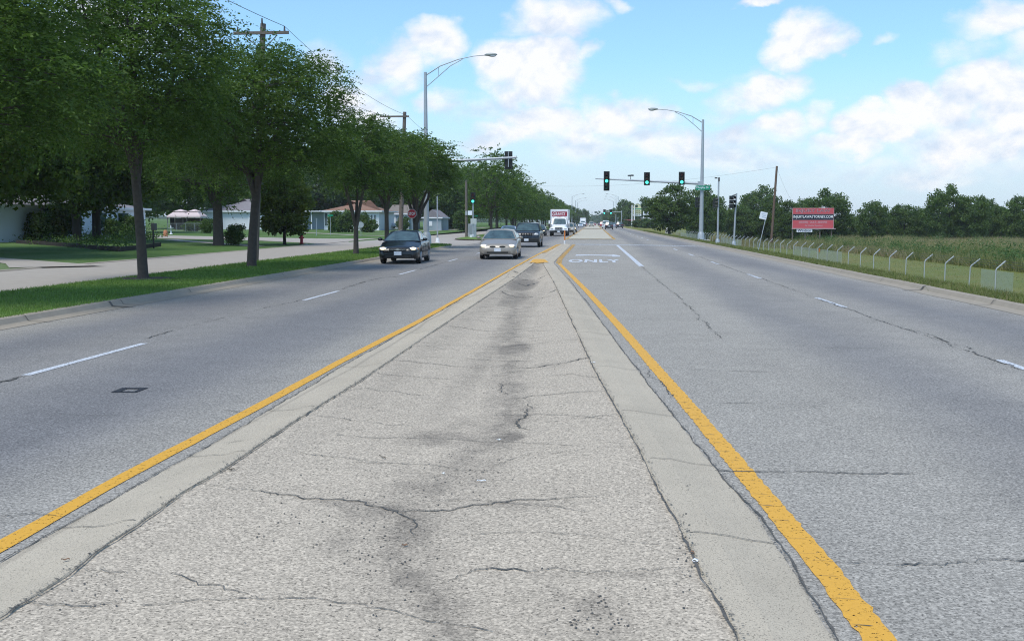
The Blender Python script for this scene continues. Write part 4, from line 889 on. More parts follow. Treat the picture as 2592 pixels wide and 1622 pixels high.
def signal_head(root, loc, n=3, on=None, face=0.0, w=.36, s=.34, plate=True, size=.235):
    """vertical signal, facing -Y when face = 0; on = index of the lit lamp from the top"""
    e = n * s; Rm = Matrix.Translation(loc) @ Matrix.Rotation(face, 4, 'Z')
    mb = MB()
    for k in range(n): mb.box((0, 0, e / 2 - s * (k + .5)), (w * .92, .2, s * .94))
    if plate: mb.box((0, .06, 0), (w + .2, .012, e + .2))
    me = mb.mesh('signal_head', .01); me.transform(Rm); h = link('signal_head', me, M['sig'], root)
    for k in range(n):
        z = e / 2 - s * (k + .5)
        mm = MB(); mm.cyl((0, -.1, z), (0, -.125, z), size * .62, size * .5, 16); me = mm.mesh('lens'); me.transform(Rm)
        col = M['sigred'] if k == 0 else M['sigyel'] if k in (1, 3) else M['siggrn']
        link('lens', me, M['sigon'] if on == k else col, h)
        # tunnel visor: open below
        V = []; F = []; seg = 10
        for j, yy in enumerate((-.1, -.32)):
            for i in range(seg + 1): a = R(-35) + R(250) * i / seg; V.append((size * .72 * math.cos(a), yy, z + size * .72 * math.sin(a)))
        for i in range(seg): F.append((i, i + 1, seg + 2 + i, seg + 1 + i))
        mv = MB(); mv.add(V, F); me = mv.mesh('visor'); me.transform(Rm); link('visor', me, M['sig'], h)
    return h
# right corner: lamp pole with the long mast arm
x0, y0 = 9.74, 96.6
rp = empty('signal_mast', (x0, y0, .08), 0, 'tall grey lamp pole whose mast arm carries three green signals and a street sign', 'traffic light')
pole(rp, 10.9, .21, .10); base(rp, .42, .75, 1.5); luminaire_arm(rp, 10.75, -1, 4.1, 1.1)
AR = [(0, 0, 5.12), (-2.6, 0, 5.26), (-6.2, 0, 5.45), (-9.7, 0, 5.62)]
mb = MB(); mb.tube(AR, [.13, .11, .085, .055], 10); mb.box((-.12, 0, 5.1), (.5, .42, .5)); mb.build('mast_arm', M['steel'], rp)
def hx(px): return at(px, y0) - x0
signal_head(rp, (hx(1533.5), -.2, CAMZ + (560 - 458.7) / FP * y0 - .08), 5, 2, w=.34, s=.315)
signal_head(rp, (hx(1634.5), -.2, CAMZ + (560 - 453.4) / FP * y0 - .08), 3, 2, w=.34, s=.33)
signal_head(rp, (hx(1721.6), -.2, CAMZ + (560 - 452.8) / FP * y0 - .08), 3, 2, w=.34, s=.33)
signal_head(rp, (-.48, .1, CAMZ + (560 - 512) / FP * y0 - .08), 3, None, face=R(100), w=.3, s=.32, plate=False)
mb = MB(); mb.box((-.2, .1, 3.75), (.4, .06, .06)); mb.box((-.2, .1, 3.0), (.4, .06, .06)); mb.build('bracket', M['dsteel'], rp)
mb = MB(); x = hx(1593.8); mb.tube([(x, 0, 5.5), (x, 0, 5.82)], .025, 6); mb.box((x - .12, -.05, 5.88), (.16, .34, .13), rz=.5); mb.box((x + .14, -.05, 5.9), (.16, .34, .13), rz=-.4); mb.build('detector_camera', M['dsteel'], rp)
sg = MB(); sz = CAMZ + (560 - 476) / FP * y0 - .08; sg.box((.05, -.3, sz), (1.3, .03, .38)); s_ = sg.build('street_sign', M['signgreen'], rp)
text_obj('lettering', 'Murphy Dr', .3, (.05, -.318, sz), (R(90), 0, 0), M['signwhite'], s_, width=1.12, height=.24, bold=.004)
# slim pole with a camera on top
x1 = at(1815, 80.7)
cp = empty('camera_pole', (x1, 80.7, .1), 0, 'slim grey pole with a small camera on top and a side signal seen edge on', 'traffic light')
pole(cp, 4.75, .075, .06); base(cp, .22, .35, .95)
mb = MB(); mb.box((.02, 0, 4.86), (.12, .14, .3)); mb.box((-.22, -.05, 4.97), (.18, .12, .1)); mb.tube([(0, 0, 4.9), (-.16, 0, 5.0)], .02, 5); mb.build('camera', M['dsteel'], cp)
signal_head(cp, (-.3, .05, CAMZ + (560 - 513) / FP * 80.7 - .1), 3, None, face=R(75), w=.26, s=.25, plate=False, size=.17)
mb = MB(); mb.box((-.12, .05, 3.2), (.26, .05, .05)); mb.build('bracket', M['dsteel'], cp)
x2 = at(1856, 73.4)
sp_ = empty('signal_pole', (x2, 73.4, .1), 0, 'short grey pole with one dark signal turned away, nearest the right kerb', 'traffic light')
mb = MB(); mb.tube([(0, 0, 0), (.05, 0, 1.8), (.12, 0, 3.62)], [.065, .06, .055], 10); mb.build('pole', M['steel'], sp_); base(sp_, .2, .32)
signal_head(sp_, (-.22, .0, 3.02), 3, None, face=R(35), w=.26, s=.29, plate=False, size=.19)
mb = MB(); mb.box((-.02, 0, 3.5), (.34, .06, .06), ry=-.3); mb.box((-.02, 0, 2.6), (.3, .05, .05)); mb.build('bracket', M['dsteel'], sp_)
# left corner lamp pole with mast arm (signals face away)
xl, yl = -12.27, 75.6
lp = empty('signal_mast', (xl, yl, .1), 0, 'thick grey street lamp pole with mast arm in front of the left trees', 'traffic light')
pole(lp, 12.4, .21, .11, seg=14); base(lp, .46, .9, 1.4); luminaire_arm(lp, 12.3, 1, 4.35, 1.25)
mb = MB(); mb.tube([(0, 0, 6.0), (3, 0, 6.1), (6.6, 0, 6.28)], [.13, .11, .08], 10); mb.box((.12, 0, 6.0), (.5, .42, .5)); mb.build('mast_arm', M['steel'], lp)
signal_head(lp, (at(1287, yl) - xl, .14, CAMZ + (560 - 405.8) / FP * yl - .1), 3, None, face=R(180), w=.38, s=.36)
mb = MB(); mb.box((at(1287, yl) - xl, -.02, 6.15), (.05, .05, 1.1)); mb.build('mounting_bar', M['steel'], lp)
# bare post next to it
bp_ = empty('steel_post', (at(1108, 86), 86, .02), 0, 'bare slim grey post with a small white foot beside the thick lamp pole', 'post')
pole(bp_, 3.85, .06, .05); base(bp_, .2, .4, mat=M['white'])
# island signal with green light
xs, yS = at(1198, 111), 111
ip = empty('signal_pole', (xs, yS, .12), 0, 'green signal on a slim pole at the tip of the far island, with small signs', 'traffic light')
pole(ip, 3.9, .075, .06); base(ip, .24, .3)
signal_head(ip, (0, -.1, 4.15), 3, 2, w=.34, s=.34, size=.24)
mb = MB(); mb.box((-.32, -.1, 1.75 + (560 - 538) / FP * yS - .1), (.46, .02, .46)); mb.build('square_sign', M['signwhite'], ip)
mb = MB(); mb.box((.07, -.12, 1.75 - .05), (.64, .14, .58)); mb.build('control_box', pmat('grey_box', (.42, .45, .44), .5), ip)
cb = empty('control_cabinet', (at(1196, 114.5), 114.5, .12), 0, 'grey metal signal control cabinet behind the island signal', 'cabinet')
mb = MB(); mb.box((0, 0, .72), (.85, .55, 1.36)); mb.build('housing', M['steel'], cb, bevel=.02); mb = MB(); mb.box((-.15, -.285, .9), (.4, .02, .7)); mb.box((-.1, -.29, .3), (.3, .02, .3)); mb.build('door', pmat('cabinet_door', (.34, .37, .38), .5, .3), cb); mb = MB(); mb.box((0, 0, .03), (1.0, .7, .08)); mb.build('plinth', M['concrete'], cb)
bx = empty('utility_box', (at(1192.5, 109.5), 109.5, .12), 0, 'small white box on the grass at the foot of the cabinet', 'box')
mb = MB(); mb.box((0, 0, .13), (.24, .2, .26)); mb.build('box_body', M['white'], bx, bevel=.01); mb = MB(); mb.box((0, 0, .27), (.27, .23, .03)); mb.build('lid', M['signwhite'], bx)
# far street lamps
for k, (px, top, Y, d) in enumerate([(1447, 496.5, 430, 1), (1456, 506, 500, 1), (1461, 511, 560, 1), (1563, 497, 430, -1), (1557.7, 502, 480, -1), (1551.7, 508.5, 550, -1)]):
    o = empty('street_lamp', (at(px, Y), Y, 0), 0, 'far street lamp, %s on the %s side of the road end' % (('nearest', 'middle', 'farthest')[k % 3], 'left' if d > 0 else 'right'), 'street lamp', 'far street lamps')
    H = CAMZ + (560 - top) / FP * Y; pole(o, H, .16, .1, seg=6); luminaire_arm(o, H, d, 4.2, 1.0)
# utility poles
def cyl_pole(root, base_, top_, r0, r1, mat):
    mb = MB(); b_, t_ = Vector(base_), Vector(top_); mb.tube([b_, b_.lerp(t_, .5), t_], [r0, (r0 + r1) / 2, r1], 10); return mb.build('pole', mat, root)
u1 = empty('utility_pole', (-14.25, 43.5, .05), 0, 'tall weathered wooden utility pole with crossarm rising above the stout locust', 'utility pole')
cyl_pole(u1, (-.25, 0, 0), (.35, 0, 9.95), .17, .12, M['wood'])
mb = MB(); mb.box((.3, -.15, 9.55), (2.35, .1, .12)); mb.tube([(1.0, -.18, 9.45), (.35, -.14, 8.85)], .02, 4); mb.tube([(-.4, -.18, 9.45), (.3, -.14, 8.85)], .02, 4); mb.build('crossarm', M['wood'], u1)
for sx in (1.3, -.7, .35):
    mb = MB(); mb.cyl((sx, -.15, 9.6 if sx != .35 else 9.95), (sx, -.15, 9.8 if sx != .35 else 10.15), .045, .03, 8); mb.build('insulator', M['dsteel'], u1)
u2 = empty('utility_pole', (-14.6, 78.6, .05), 0, 'second wooden utility pole leaning right behind the V-shaped tree', 'utility pole')
cyl_pole(u2, (-.2, 0, 0), (.25, 0, 9.95), .18, .13, M['wood']); mb = MB(); mb.box((-.5, -.15, 9.6), (2.2, .1, .12)); mb.build('crossarm', M['wood'], u2)
u3 = empty('utility_pole', (at(1181, 113), 113, .1), 0, 'bare wooden pole without crossarm on the far grass island', 'utility pole')
cyl_pole(u3, (0, 0, 0), (0, 0, 6.1), .16, .12, M['wood']); mb = MB(); mb.box((.02, -.16, 2.6), (.2, .15, .45)); mb.build('meter_box', M['steel'], u3)
u4 = empty('utility_pole', (at(1950, 150), 150, -1.7), 0, 'tall bare brown wooden pole in the field left of the billboard', 'utility pole')
cyl_pole(u4, (0, 0, 0), (.56, 0, 11.25), .19, .15, M['wood2'])
def wire(a, b, sag, label, r=.012):
    a, b = Vector(a), Vector(b); n = 24; pts = []
    for i in range(n + 1): t = i / n; p = a.lerp(b, t); p.z -= sag * 4 * t * (1 - t); pts.append(p)
    mb = MB(); mb.tube(pts, r, 4, cap=False); tag(mb.build('power_line', M['wire']), label, 'power line', 'overhead wires')
wire((-12.95, 43.35, 9.86), (-14.2, 78.4, 9.75), .5, 'upper right wire between the two wooden utility poles')
wire((-14.95, 43.35, 9.86), (-15.9, 78.4, 9.75), .6, 'left wire between the two wooden utility poles')
wire((-13.9, 43.5, 8.4), (-14.4, 78.5, 8.6), .7, 'lower cable between the two wooden utility poles')
wire((-12.95, 43.35, 9.86), (-13.2, 4, 10.3), .7, 'wire running from the tall crossarm over the nearest locust towards the viewer')
wire((-14.2, 78.4, 9.75), (-14.6, 130, 9.0), .6, 'wire leaving the second utility pole towards the far trees')
pt = Vector((at(1950, 150) + .56, 150, 9.4))
wire(pt, (at(1350, 190), 190, 8.3), 1.0, 'long thin wire crossing high over the road to the bare brown pole', .009)
wire(pt, (at(2030, 185), 185, 4.2), 1.6, 'slack wire dropping right from the bare brown pole', .009)
# stop sign facing the viewer
def octagon(mb, c, r, y, th=.006):
    pts = [(c[0] + r * math.cos(R(22.5 + 45 * k)), y, c[1] + r * math.sin(R(22.5 + 45 * k))) for k in range(8)]
    mb.poly(pts, th, Vector((0, 1, 0)))
st = empty('stop_sign', (at(1044, 68.6), 68.6, .12), 0, 'red stop sign facing the viewer, partly behind a branch', 'stop sign')
zc = CAMZ + (560 - 539.5) / FP * 68.6 - .12; mb = MB(); mb.box((0, .03, zc / 2), (.05, .04, zc + .3)); mb.build('post', M['white'], st)
mb = MB(); octagon(mb, (0, zc), .325, -.004); mb.build('border', M['signwhite'], st); mb = MB(); octagon(mb, (0, zc), .30, -.012); pn = mb.build('panel', M['signred'], st)
text_obj('lettering', 'STOP', .3, (0, -.022, zc), (R(90), 0, 0), M['signwhite'], pn, width=.45, height=.21, bold=.006)
so = empty('stop_sign', (at(915, 112), 112, .15), 0, 'grey back of a stop sign before the brown roofed house', 'stop sign')
mb = MB(); mb.cyl((0, 0, 0), (0, 0, 1.7), .03, seg=6); mb.build('post', M['steel'], so); mb = MB(); octagon(mb, (0, 1.28), .34, -.02); mb.build('panel', M['steel'], so)
ss = empty('street_name_sign', (at(838.5, 117), 117, .25), 0, 'green street name sign on a thin post at the side street corner', 'street sign')
mb = MB(); mb.cyl((0, 0, 0), (0, 0, 2.1), .03, seg=6); mb.build('post', M['steel'], ss); mb = MB(); mb.box((0, 0, 2.22), (.62, .02, .16)); mb.box((0, 0, 2.05), (.02, .5, .16)); mb.build('blades', M['signgreen'], ss)
s2 = empty('street_name_sign', (at(1204.5, 128), 128, .12), 0, 'tiny green sign just behind the island signal pole', 'street sign')
mb = MB(); mb.cyl((0, 0, 0), (0, 0, 2.3), .03, seg=6); mb.build('post', M['steel'], s2); mb = MB(); mb.box((0.05, 0, 2.35), (.4, .02, .13)); mb.build('blade', M['signgreen'], s2)
s3 = empty('sign_post', (at(803, 112), 112, .25), 0, 'plain thin steel post left of the green street name sign', 'post')
mb = MB(); mb.cyl((0, 0, 0), (0, 0, 1.75), .035, seg=6); mb.build('shaft', M['steel'], s3); mb = MB(); mb.box((0, 0, 1.8), (.1, .1, .1)); mb.build('cap', M['steel'], s3)
# hydrant
hy = empty('fire_hydrant', (at(765, 76), 76, .12), 0, 'red fire hydrant at the lawn corner beside the low spreading maple', 'hydrant')
mb = MB(); mb.cyl((0, 0, 0), (0, 0, .62), .12, .11, 10); mb.ell((0, 0, .64), (.13, .13, .12)); mb.cyl((0, 0, 0), (0, 0, .05), .18, seg=10); mb.build('barrel', M['signred'], hy)
for sx in (-1, 1): mb = MB(); mb.cyl((sx * .1, 0, .45), (sx * .2, 0, .45), .06, seg=8); mb.build('outlet', M['signred'], hy)
# mailbox post on the left lawn
ml = empty('mailbox', (at(391, 60), 60, .18), 0, 'dark grey mailbox on a dark post in front of the blue white house', 'mailbox')
mb = MB(); mb.box((0, 0, .75), (.07, .07, 1.5)); mb.build('post', M['black'], ml); mb = MB(); mb.box((.06, 0, 1.28), (.2, .42, .42)); mb.build('box', M['dsteel'], ml, bevel=.03)
# orange barrel-like post by the lawn path
ob = empty('lawn_figure', (at(422, 98), 98, .35), 0, 'small orange brown object standing on the lawn before the fence', 'garden ornament')
mb = MB(); mb.tube([(0, 0, 0), (0, 0, .25), (0, 0, .5), (0, 0, .62)], [.2, .22, .2, .12], 8); mb.build('body', pmat('terracotta', (.45, .20, .10), .8), ob)
fo = empty('garden_fountain', (at(436, 108), 108, .45), 0, 'small white garden fountain before the chain link fence', 'garden ornament')
mb = MB(); mb.tube([(0, 0, 0), (0, 0, .1), (0, 0, .55), (0, 0, .6), (0, 0, .66)], [.2, .07, .07, .28, .3], 10); mb.build('bowl', M['white'], fo); mb = MB(); mb.tube([(0, 0, .6), (0, 0, .95)], [.06, .03], 8); mb.build('spout', M['white'], fo)
# orange lane post by the median end
dl = empty('flexible_post', (at(1429, 81.5), 81.5, .03), 0, 'orange flexible post with a white foot at the end of the median', 'marker post')
mb = MB(); mb.cyl((0, 0, .3), (0, 0, 1.05), .05, seg=8); mb.build('tube', M['orange'], dl); mb = MB(); mb.cyl((0, 0, 0), (0, 0, .3), .062, seg=8); mb.build('foot', M['white'], dl)
# leaning white sign on the right verge
ln = empty('roadside_sign', (at(1916, 60), 60, -.1), 0, 'small white sign leaning to the right on a thin post behind the fence', 'sign')
tp = Vector((at(1938, 60) - at(1916, 60), 0, 2.35)); mb = MB(); mb.tube([(0, 0, 0), (tp.x * .5, 0, 1.18), tuple(tp)], .022, 6); mb.build('post', M['steel'], ln)
mb = MB(); mb.box((tp.x - .2, -.03, 2.2), (.4, .015, .41), ry=R(13)); p_ = mb.build('panel', M['signwhite'], ln)
for i, w_ in enumerate((.26, .2, .24)):
    mb = MB(); mb.box((tp.x - .18 + .03 * i * .3, -.042, 2.3 - i * .1), (w_, .004, .035), ry=R(13)); mb.build('lettering', pmat('pale_lettering', (.45, .5, .6), .5), p_)
# billboard
bb = empty('billboard', (at(2054.5, 150), 150, -1.3), R(-3), 'red law firm billboard with a black band of white letters in the field', 'billboard')
BW, BH = 5.7, 2.85; zt = CAMZ + (560 - 526) / FP * 150 + 1.3; zb_ = zt - BH
mb = MB(); mb.box((0, .1, (zt + zb_) / 2), (BW, .12, BH)); mb.box((.1, -.02, zb_ - .05), (BW + .3, .2, .1)); mb.build('frame', pmat('pink_board_frame', (.50, .36, .36), .6), bb)
pr_ = pmat('red_panel', (.52, .085, .10), .55, nscale=1.2, namt=.12); pk = pmat('faded_lettering', (.52, .27, .30), .6); dk = pmat('dark_lettering', (.10, .06, .07), .6)
for (a, c, mt) in ((.995, .70, pr_), (.69, .415, pmat('black_panel', (.015, .015, .03), .5)), (.405, .01, pr_)):
    mb = MB(); mb.box((0, .02, zb_ + BH * (a + c) / 2), (BW - .12, .03, BH * (a - c) - .03)); pn = mb.build('panel', mt, bb)
    if a > .9:
        text_obj('lettering', 'INJURY LAW', .7, (0, -.004, zb_ + BH * .85), (R(90), 0, 0), pk, pn, width=4.75, height=.60, bold=.03)
        text_obj('lettering', 'INJURY LAW', .7, (.02, -.010, zb_ + BH * .85), (R(90), 0, 0), dk, pn, width=4.6, height=.50, bold=-.008)
    elif a > .6: text_obj('lettering', 'INJURYLAWATTORNEY.COM', .5, (0, -.004, zb_ + BH * .553), (R(90), 0, 0), M['white'], pn, width=5.4, height=.50, bold=.008)
    else:
        text_obj('lettering', '(888) 223-8898', .5, (0, -.004, zb_ + BH * .29), (R(90), 0, 0), pk, pn, width=3.9, height=.36, bold=.012)
        text_obj('lettering', 'Se Habla Español', .5, (.1, -.004, zb_ + BH * .125), (R(90), 0, 0), pk, pn, width=2.4, height=.28, bold=.01)
for x in (-2.75, -1.0, 1.0, 2.6): mb = MB(); mb.box((x, .24, zt / 2 - .1), (.16, .14, zt - .2)); mb.build('post', M['wood'], bb)
mb = MB(); mb.box((-1.15, -.03, zb_ - .32), (2.15, .04, .44)); w_ = mb.build('lower_sign', M['signwhite'], bb); text_obj('lettering', 'Windsor', .4, (-1.15, -.056, zb_ - .32), (R(90), 0, 0), pmat('navy_lettering', (.03, .04, .09), .5), w_, width=1.9, height=.34, bold=.01)
mb = MB(); mb.box((.55, -.03, zb_ - .2), (.6, .04, .16), ry=.12); mb.build('loose_board', M['wood'], bb)
# ------------------------------------------------------------------ chain link fence on the right
def meshmat(name, dens_, col, sc=14):
    m = bpy.data.materials.new(name); m.use_nodes = True; N = NT(m.node_tree)
    b = N.n('ShaderNodeBsdfPrincipled'); o = N.n('ShaderNodeOutputMaterial'); b.inputs['Base Color'].default_value = col + (1,); b.inputs['Roughness'].default_value = .5; b.inputs['Metallic'].default_value = .2
    sp = N.n('ShaderNodeSeparateXYZ'); N.l(N.n('ShaderNodeTexCoord').outputs['Object'], sp.inputs[0])
    hor = N.math('ADD', sp.outputs[0], sp.outputs[1])
    k = None
    for s in (1, -1):
        f = N.math('FRACT', N.math('MULTIPLY', N.math('ADD', hor, N.math('MULTIPLY', sp.outputs[2], s)), sc))
        w = N.math('LESS_THAN', f, dens_); k = w if k is None else N.math('MAXIMUM', k, w)
    mx = N.n('ShaderNodeMixShader'); N.l(k, mx.inputs[0]); N.l(N.n('ShaderNodeBsdfTransparent').outputs[0], mx.inputs[1]); N.l(b.outputs[0], mx.inputs[2]); N.l(mx.outputs[0], o.inputs[0]); return m
M['mesh'] = meshmat('chain_link', .085, (.35, .37, .36)); M['densemesh'] = meshmat('chain_link_with_slats', .34, (.46, .52, .46))
M['rustmesh'] = meshmat('rusty_chain_link', .16, (.30, .20, .11))
fz = lambda y: -.17 if y < 120 else -.17 + (y - 120) * .0005
fc = empty('chain_link_fence', (16.1, 30, -1.9), 0, 'long chain link fence with angled barbed wire arms along the right ditch', 'fence')
ys_f = np.arange(34.0, 225, 3.05); pmb = MB()
pmb.tube([(0, 0, 0), (0, 0, 1.73)], .026, 8); pmb.tube([(0, 0, 1.70), (.03, 0, 1.78), (.36, 0, 2.08)], [.026, .028, .030], 6)
pme = pmb.mesh('fence_post'); pme.materials.append(pmat('bright_galvanised', (.40, .43, .44), .5, .15))
rfe = random.Random(8)
for i, y in enumerate(ys_f):
    o = bpy.data.objects.new('fence_post', pme); COL.objects.link(o); o.parent = fc; o.location = (0, y - 30, 0); o.rotation_euler = (rfe.gauss(0, .02), rfe.gauss(0, .02), rfe.uniform(-.2, .2))
segs = [(32.75, 40.2, 'mesh'), (40.2, 43.6, 'densemesh'), (43.6, 68.2, 'mesh'), (68.2, 84.6, 'densemesh'), (84.6, 107, 'mesh'), (107, 115, 'rustmesh'), (115, 134, 'densemesh'), (134, 147, 'rustmesh'), (147, 160, 'mesh'), (160, 197, 'densemesh'), (197, 222, 'rustmesh')]
for a, b_, kd in segs:
    n_ = max(1, round((b_ - a) / 3.4))
    for q_ in range(n_):
        u, v = a + (b_ - a) * q_ / n_ - 30, a + (b_ - a) * (q_ + 1) / n_ - 30
        u += 1.27; v += 1.27
        raw('mesh_panel', [(.04, u, .0), (.04, v, .0), (.04, v, 1.7), (.04, u, 1.7)], [(0, 1, 2, 3)], M[kd], fc)
for k in range(3):
    mb = MB(); mb.tube([(.12 + .11 * k, ys_f[0] - 30, 1.87 + .09 * k), (.12 + .11 * k, ys_f[-1] - 30, 1.87 + .09 * k)], .006, 4, cap=False); mb.build('barbed_wire', M['wire'], fc)
# grey boulder-like junction box where the fence ends
jb = empty('utility_cover', (at(1689, 178), 178, -.6), 0, 'pale grey concrete block at the foot of the roadside tree', 'concrete block')
mb = MB(); mb.tube([(0, 0, 0), (0, 0, .7), (0, 0, 1.25), (0, 0, 1.4)], [.48, .44, .32, .12], 9); mb.build('block', M['concrete'], jb)
# orange tag on the mesh
mb = MB(); mb.box((16.1, 76.2, -.27), (.02, .34, .26)); tag(mb.build('fence_tag', M['orange']), 'small orange tag hanging on the fence mesh', 'tag')
# ------------------------------------------------------------------ houses
M['siding'] = pmat('white_siding', (.70, .72, .75), .6, nscale=.8, namt=.06); M['siding2'] = pmat('grey_siding', (.36, .40, .46), .7)
M['roofb'] = pmat('brown_shingles', (.24, .135, .09), .9, nscale=3, namt=.2); M['roofg'] = pmat('grey_shingles', (.22, .20, .21), .9, nscale=3, namt=.2)
M['trim'] = pmat('white_trim', (.75, .76, .78), .5); M['door'] = pmat('dark_door', (.04, .035, .035), .5)
def house(label, x0, x1, y0, y1, z, hw, hr, wall, roof, hip=True, ridge='x', eave=.4, name='house'):
    """box house; local coordinates are world coordinates moved to (x0, y0, z)"""
    h = empty(name, (x0, y0, z), 0, label, 'house'); w, d = x1 - x0, y1 - y0
    mb = MB(); mb.box((w / 2, d / 2, hw / 2 - .2), (w, d, hw + .4)); mb.build('wall', wall, h)
    e = eave; A = [(-e, -e, hw), (w + e, -e, hw), (w + e, d + e, hw), (-e, d + e, hw)]
    if ridge == 'x': k = (d / 2 if hip else 0); r = [((k if hip else -e), d / 2, hw + hr), ((w - k if hip else w + e), d / 2, hw + hr)]
    else: k = (w / 2 if hip else 0); r = [(w / 2, (k if hip else -e), hw + hr), (w / 2, (d - k if hip else d + e), hw + hr)]
    mb = MB(); V = A + r
    F = [(0, 1, 5, 4), (2, 3, 4, 5), (1, 2, 5), (3, 0, 4)] if ridge == 'x' else [(1, 2, 5, 4), (3, 0, 4, 5), (0, 1, 4), (2, 3, 5)]
    mb.add(V, F + [(3, 2, 1, 0)])
    rf = mb.build('roof', roof, h)
    mb = MB(); t = .2
    for c, s in (((w / 2, -e - .02, hw - .02), (w + 2 * e + .08, .04, t)), ((w / 2, d + e + .02, hw - .02), (w + 2 * e + .08, .04, t)), ((-e - .02, d / 2, hw - .02), (.04, d + 2 * e, t)), ((w + e + .02, d / 2, hw - .02), (.04, d + 2 * e, t))): mb.box(c, s)
    mb.build('gutter', M['trim'], rf)
    return h, w, d
def win(h, c, s, face='y', frame=True, mat=None, nm='window'):
    """window (or door) on a face: 'y' looks to -Y, 'x' looks to +X"""
    wd, ht = s; mb = MB()
    if face == 'y': mb.box((c[0], c[1] - .03, c[2]), (wd + .14, .06, ht + .14)); f = mb.build(nm, M['trim'], h); m2 = MB(); m2.box((c[0], c[1] - .065, c[2]), (wd, .02, ht))
    else: mb.box((c[0] + .03, c[1], c[2]), (.06, wd + .14, ht + .14)); f = mb.build(nm, M['trim'], h); m2 = MB(); m2.box((c[0] + .065, c[1], c[2]), (.02, wd, ht))
    m2.build('pane' if nm == 'window' else 'leaf', mat or M['glass'], f)
# long blue white house seen through the left trees
h, w, d = house('long blue white sided house behind the planting bed', -52, -41.2, 66.8, 93.0, .3, 2.6, 1.4, pmat('blue_siding', (.72, .80, .88), .6, nscale=.8, namt=.05), M['roofg'], ridge='y')
for yy, ww in ((17.6, 1.5), (21.6, 2.0), (24.4, .9), (13.5, 1.2)): win(h, (w, yy, 1.6), (ww, 1.2), 'x')
# white garage wing with grey roof
xa, xb = at(560, 150) - 2.6, at(688, 150)
h, w, d = house('white walled house wing with low grey roof behind the corner lawn', xa, xb, 150, 162, .6, 2.7, 1.9, M['siding'], M['roofg'], hip=True, ridge='x', eave=.5)
win(h, (w - 2.2, 0, 1.15), (2.3, 2.0), 'y', mat=M['trim'], nm='garage_door')
gx = empty('gazebo', (at(478, 142), 142, .55), 0, 'beige double topped garden gazebo canopy beside the white wing', 'gazebo')
cv = pmat('beige_canvas', (.58, .47, .46), .85)
for j, (ox, sc) in enumerate(((-.9, 1.0), (1.1, .9))):
    mb = MB(); a = 1.45 * sc
    for (zb1, zt1, r1_, r2_) in ((2.0, 2.55, a, .55 * a), (2.62, 2.95, .6 * a, .05)):
        mb.add([(ox + sx * r1_, sy * r1_, zb1) for sx, sy in ((-1, -1), (1, -1), (1, 1), (-1, 1))] + [(ox + sx * r2_, sy * r2_, zt1) for sx, sy in ((-1, -1), (1, -1), (1, 1), (-1, 1))], [(0, 1, 5, 4), (1, 2, 6, 5), (2, 3, 7, 6), (3, 0, 4, 7), (4, 5, 6, 7), (3, 2, 1, 0)])
    mb.box((ox, 0, 1.9), (a * 2.02, a * 2.02, .22)); mb.build('canopy', cv, gx)
    for sx in (-1, 1):
        for sy in (-1, 1): mb = MB(); mb.box((ox + sx * a * .95, sy * a * .95, .9), (.08, .08, 1.85)); mb.build('leg', M['dsteel'], gx)
mb = MB(); mb.box((0, 1.2, .85), (4.6, .1, 1.7)); mb.build('shade_sheet', pmat('painted_shade', (.06, .05, .05), .9), gx)  # dark sheet added: shade under the canopy put into its colour
gf = empty('chain_link_fence', (at(428, 128), 128, .5), 0, 'low garden chain link fence in front of the beige gazebo', 'fence'); L_ = at(519, 128) - at(428, 128)
mb = MB(); mb.tube([(0, 0, 1.05), (L_, 0, 1.05)], .025, 5); mb.build('top_rail', M['steel'], gf)
for k in range(5): mb = MB(); mb.cyl((L_ * k / 4, 0, 0), (L_ * k / 4, 0, 1.1), .03, seg=6); mb.build('fence_post', M['steel'], gf)
raw('mesh_panel', [(0, 0, 0), (L_, 0, 0), (L_, 0, 1.05), (0, 0, 1.05)], [(0, 1, 2, 3)], M['mesh'], gf)
putbush(bm1, *gb(492, 131), 'dark low shrub behind the garden fence under the gazebo', 2.0, .9)
# brown roofed white house
xa, xb = at(822, 157), at(961, 157)
h, w, d = house('white house with brown hipped roof beyond the side street', xa, xb, 157, 169, .62, 2.75, 1.75, M['siding'], M['roofb'], eave=.55)
for px in (943, 951): win(h, (at(px, 157) - xa, 0, 1.7), (.22, .95), 'y')
win(h, (at(828, 157) - xa, 0, 1.5), (.45, 1.9), 'y')
mb = MB(); mb.box((-1.6, -1.2, 1.3), (.12, .12, 2.6)); mb.box((-2.9, -1.2, 1.3), (.12, .12, 2.6)); mb.build('porch_post', M['trim'], h)
mb = MB(); mb.box((-2.4, -.1, 2.72), (4.4, 3.0, .14)); mb.build('porch_roof', M['trim'], h); mb = MB(); mb.box((-2.2, 1.0, 1.3), (4.0, .2, 2.6)); mb.build('porch_wall', M['siding2'], h)
# grey garage house
xa, xb = at(984, 172), at(1036, 172)
h, w, d = house('grey house with two white garage doors and dull brown roof', xa, xb, 172, 183, .55, 2.5, 1.6, M['siding2'], pmat('dull_shingles', (.20, .17, .145), .9), hip=False, eave=.3)
for cx, ww in ((.38, .6), (1.6, .5)): win(h, (at(998 if cx < 1 else 1021, 172) - xa, 0, 1.2), (.62, 2.1), 'y', mat=M['trim'], nm='garage_door')
xa, xb = at(1072, 165), at(1118, 165)
h, w, d = house('small blue grey gabled house behind the bare slim post', xa, xb, 165, 173, .5, 1.9, 1.3, pmat('slate_siding', (.28, .34, .38), .7), M['roofg'], hip=False, ridge='y', eave=.2)
mb = MB(); mb.add([(0, -.01, 1.9), (w, -.01, 1.9), (w / 2, -.01, 3.2)], [(0, 1, 2)]); mb.build('gable', pmat('gable_siding', (.32, .37, .40), .7), h)
win(h, (w * .35, 0, .95), (.75, .6), 'y', mat=M['trim'])
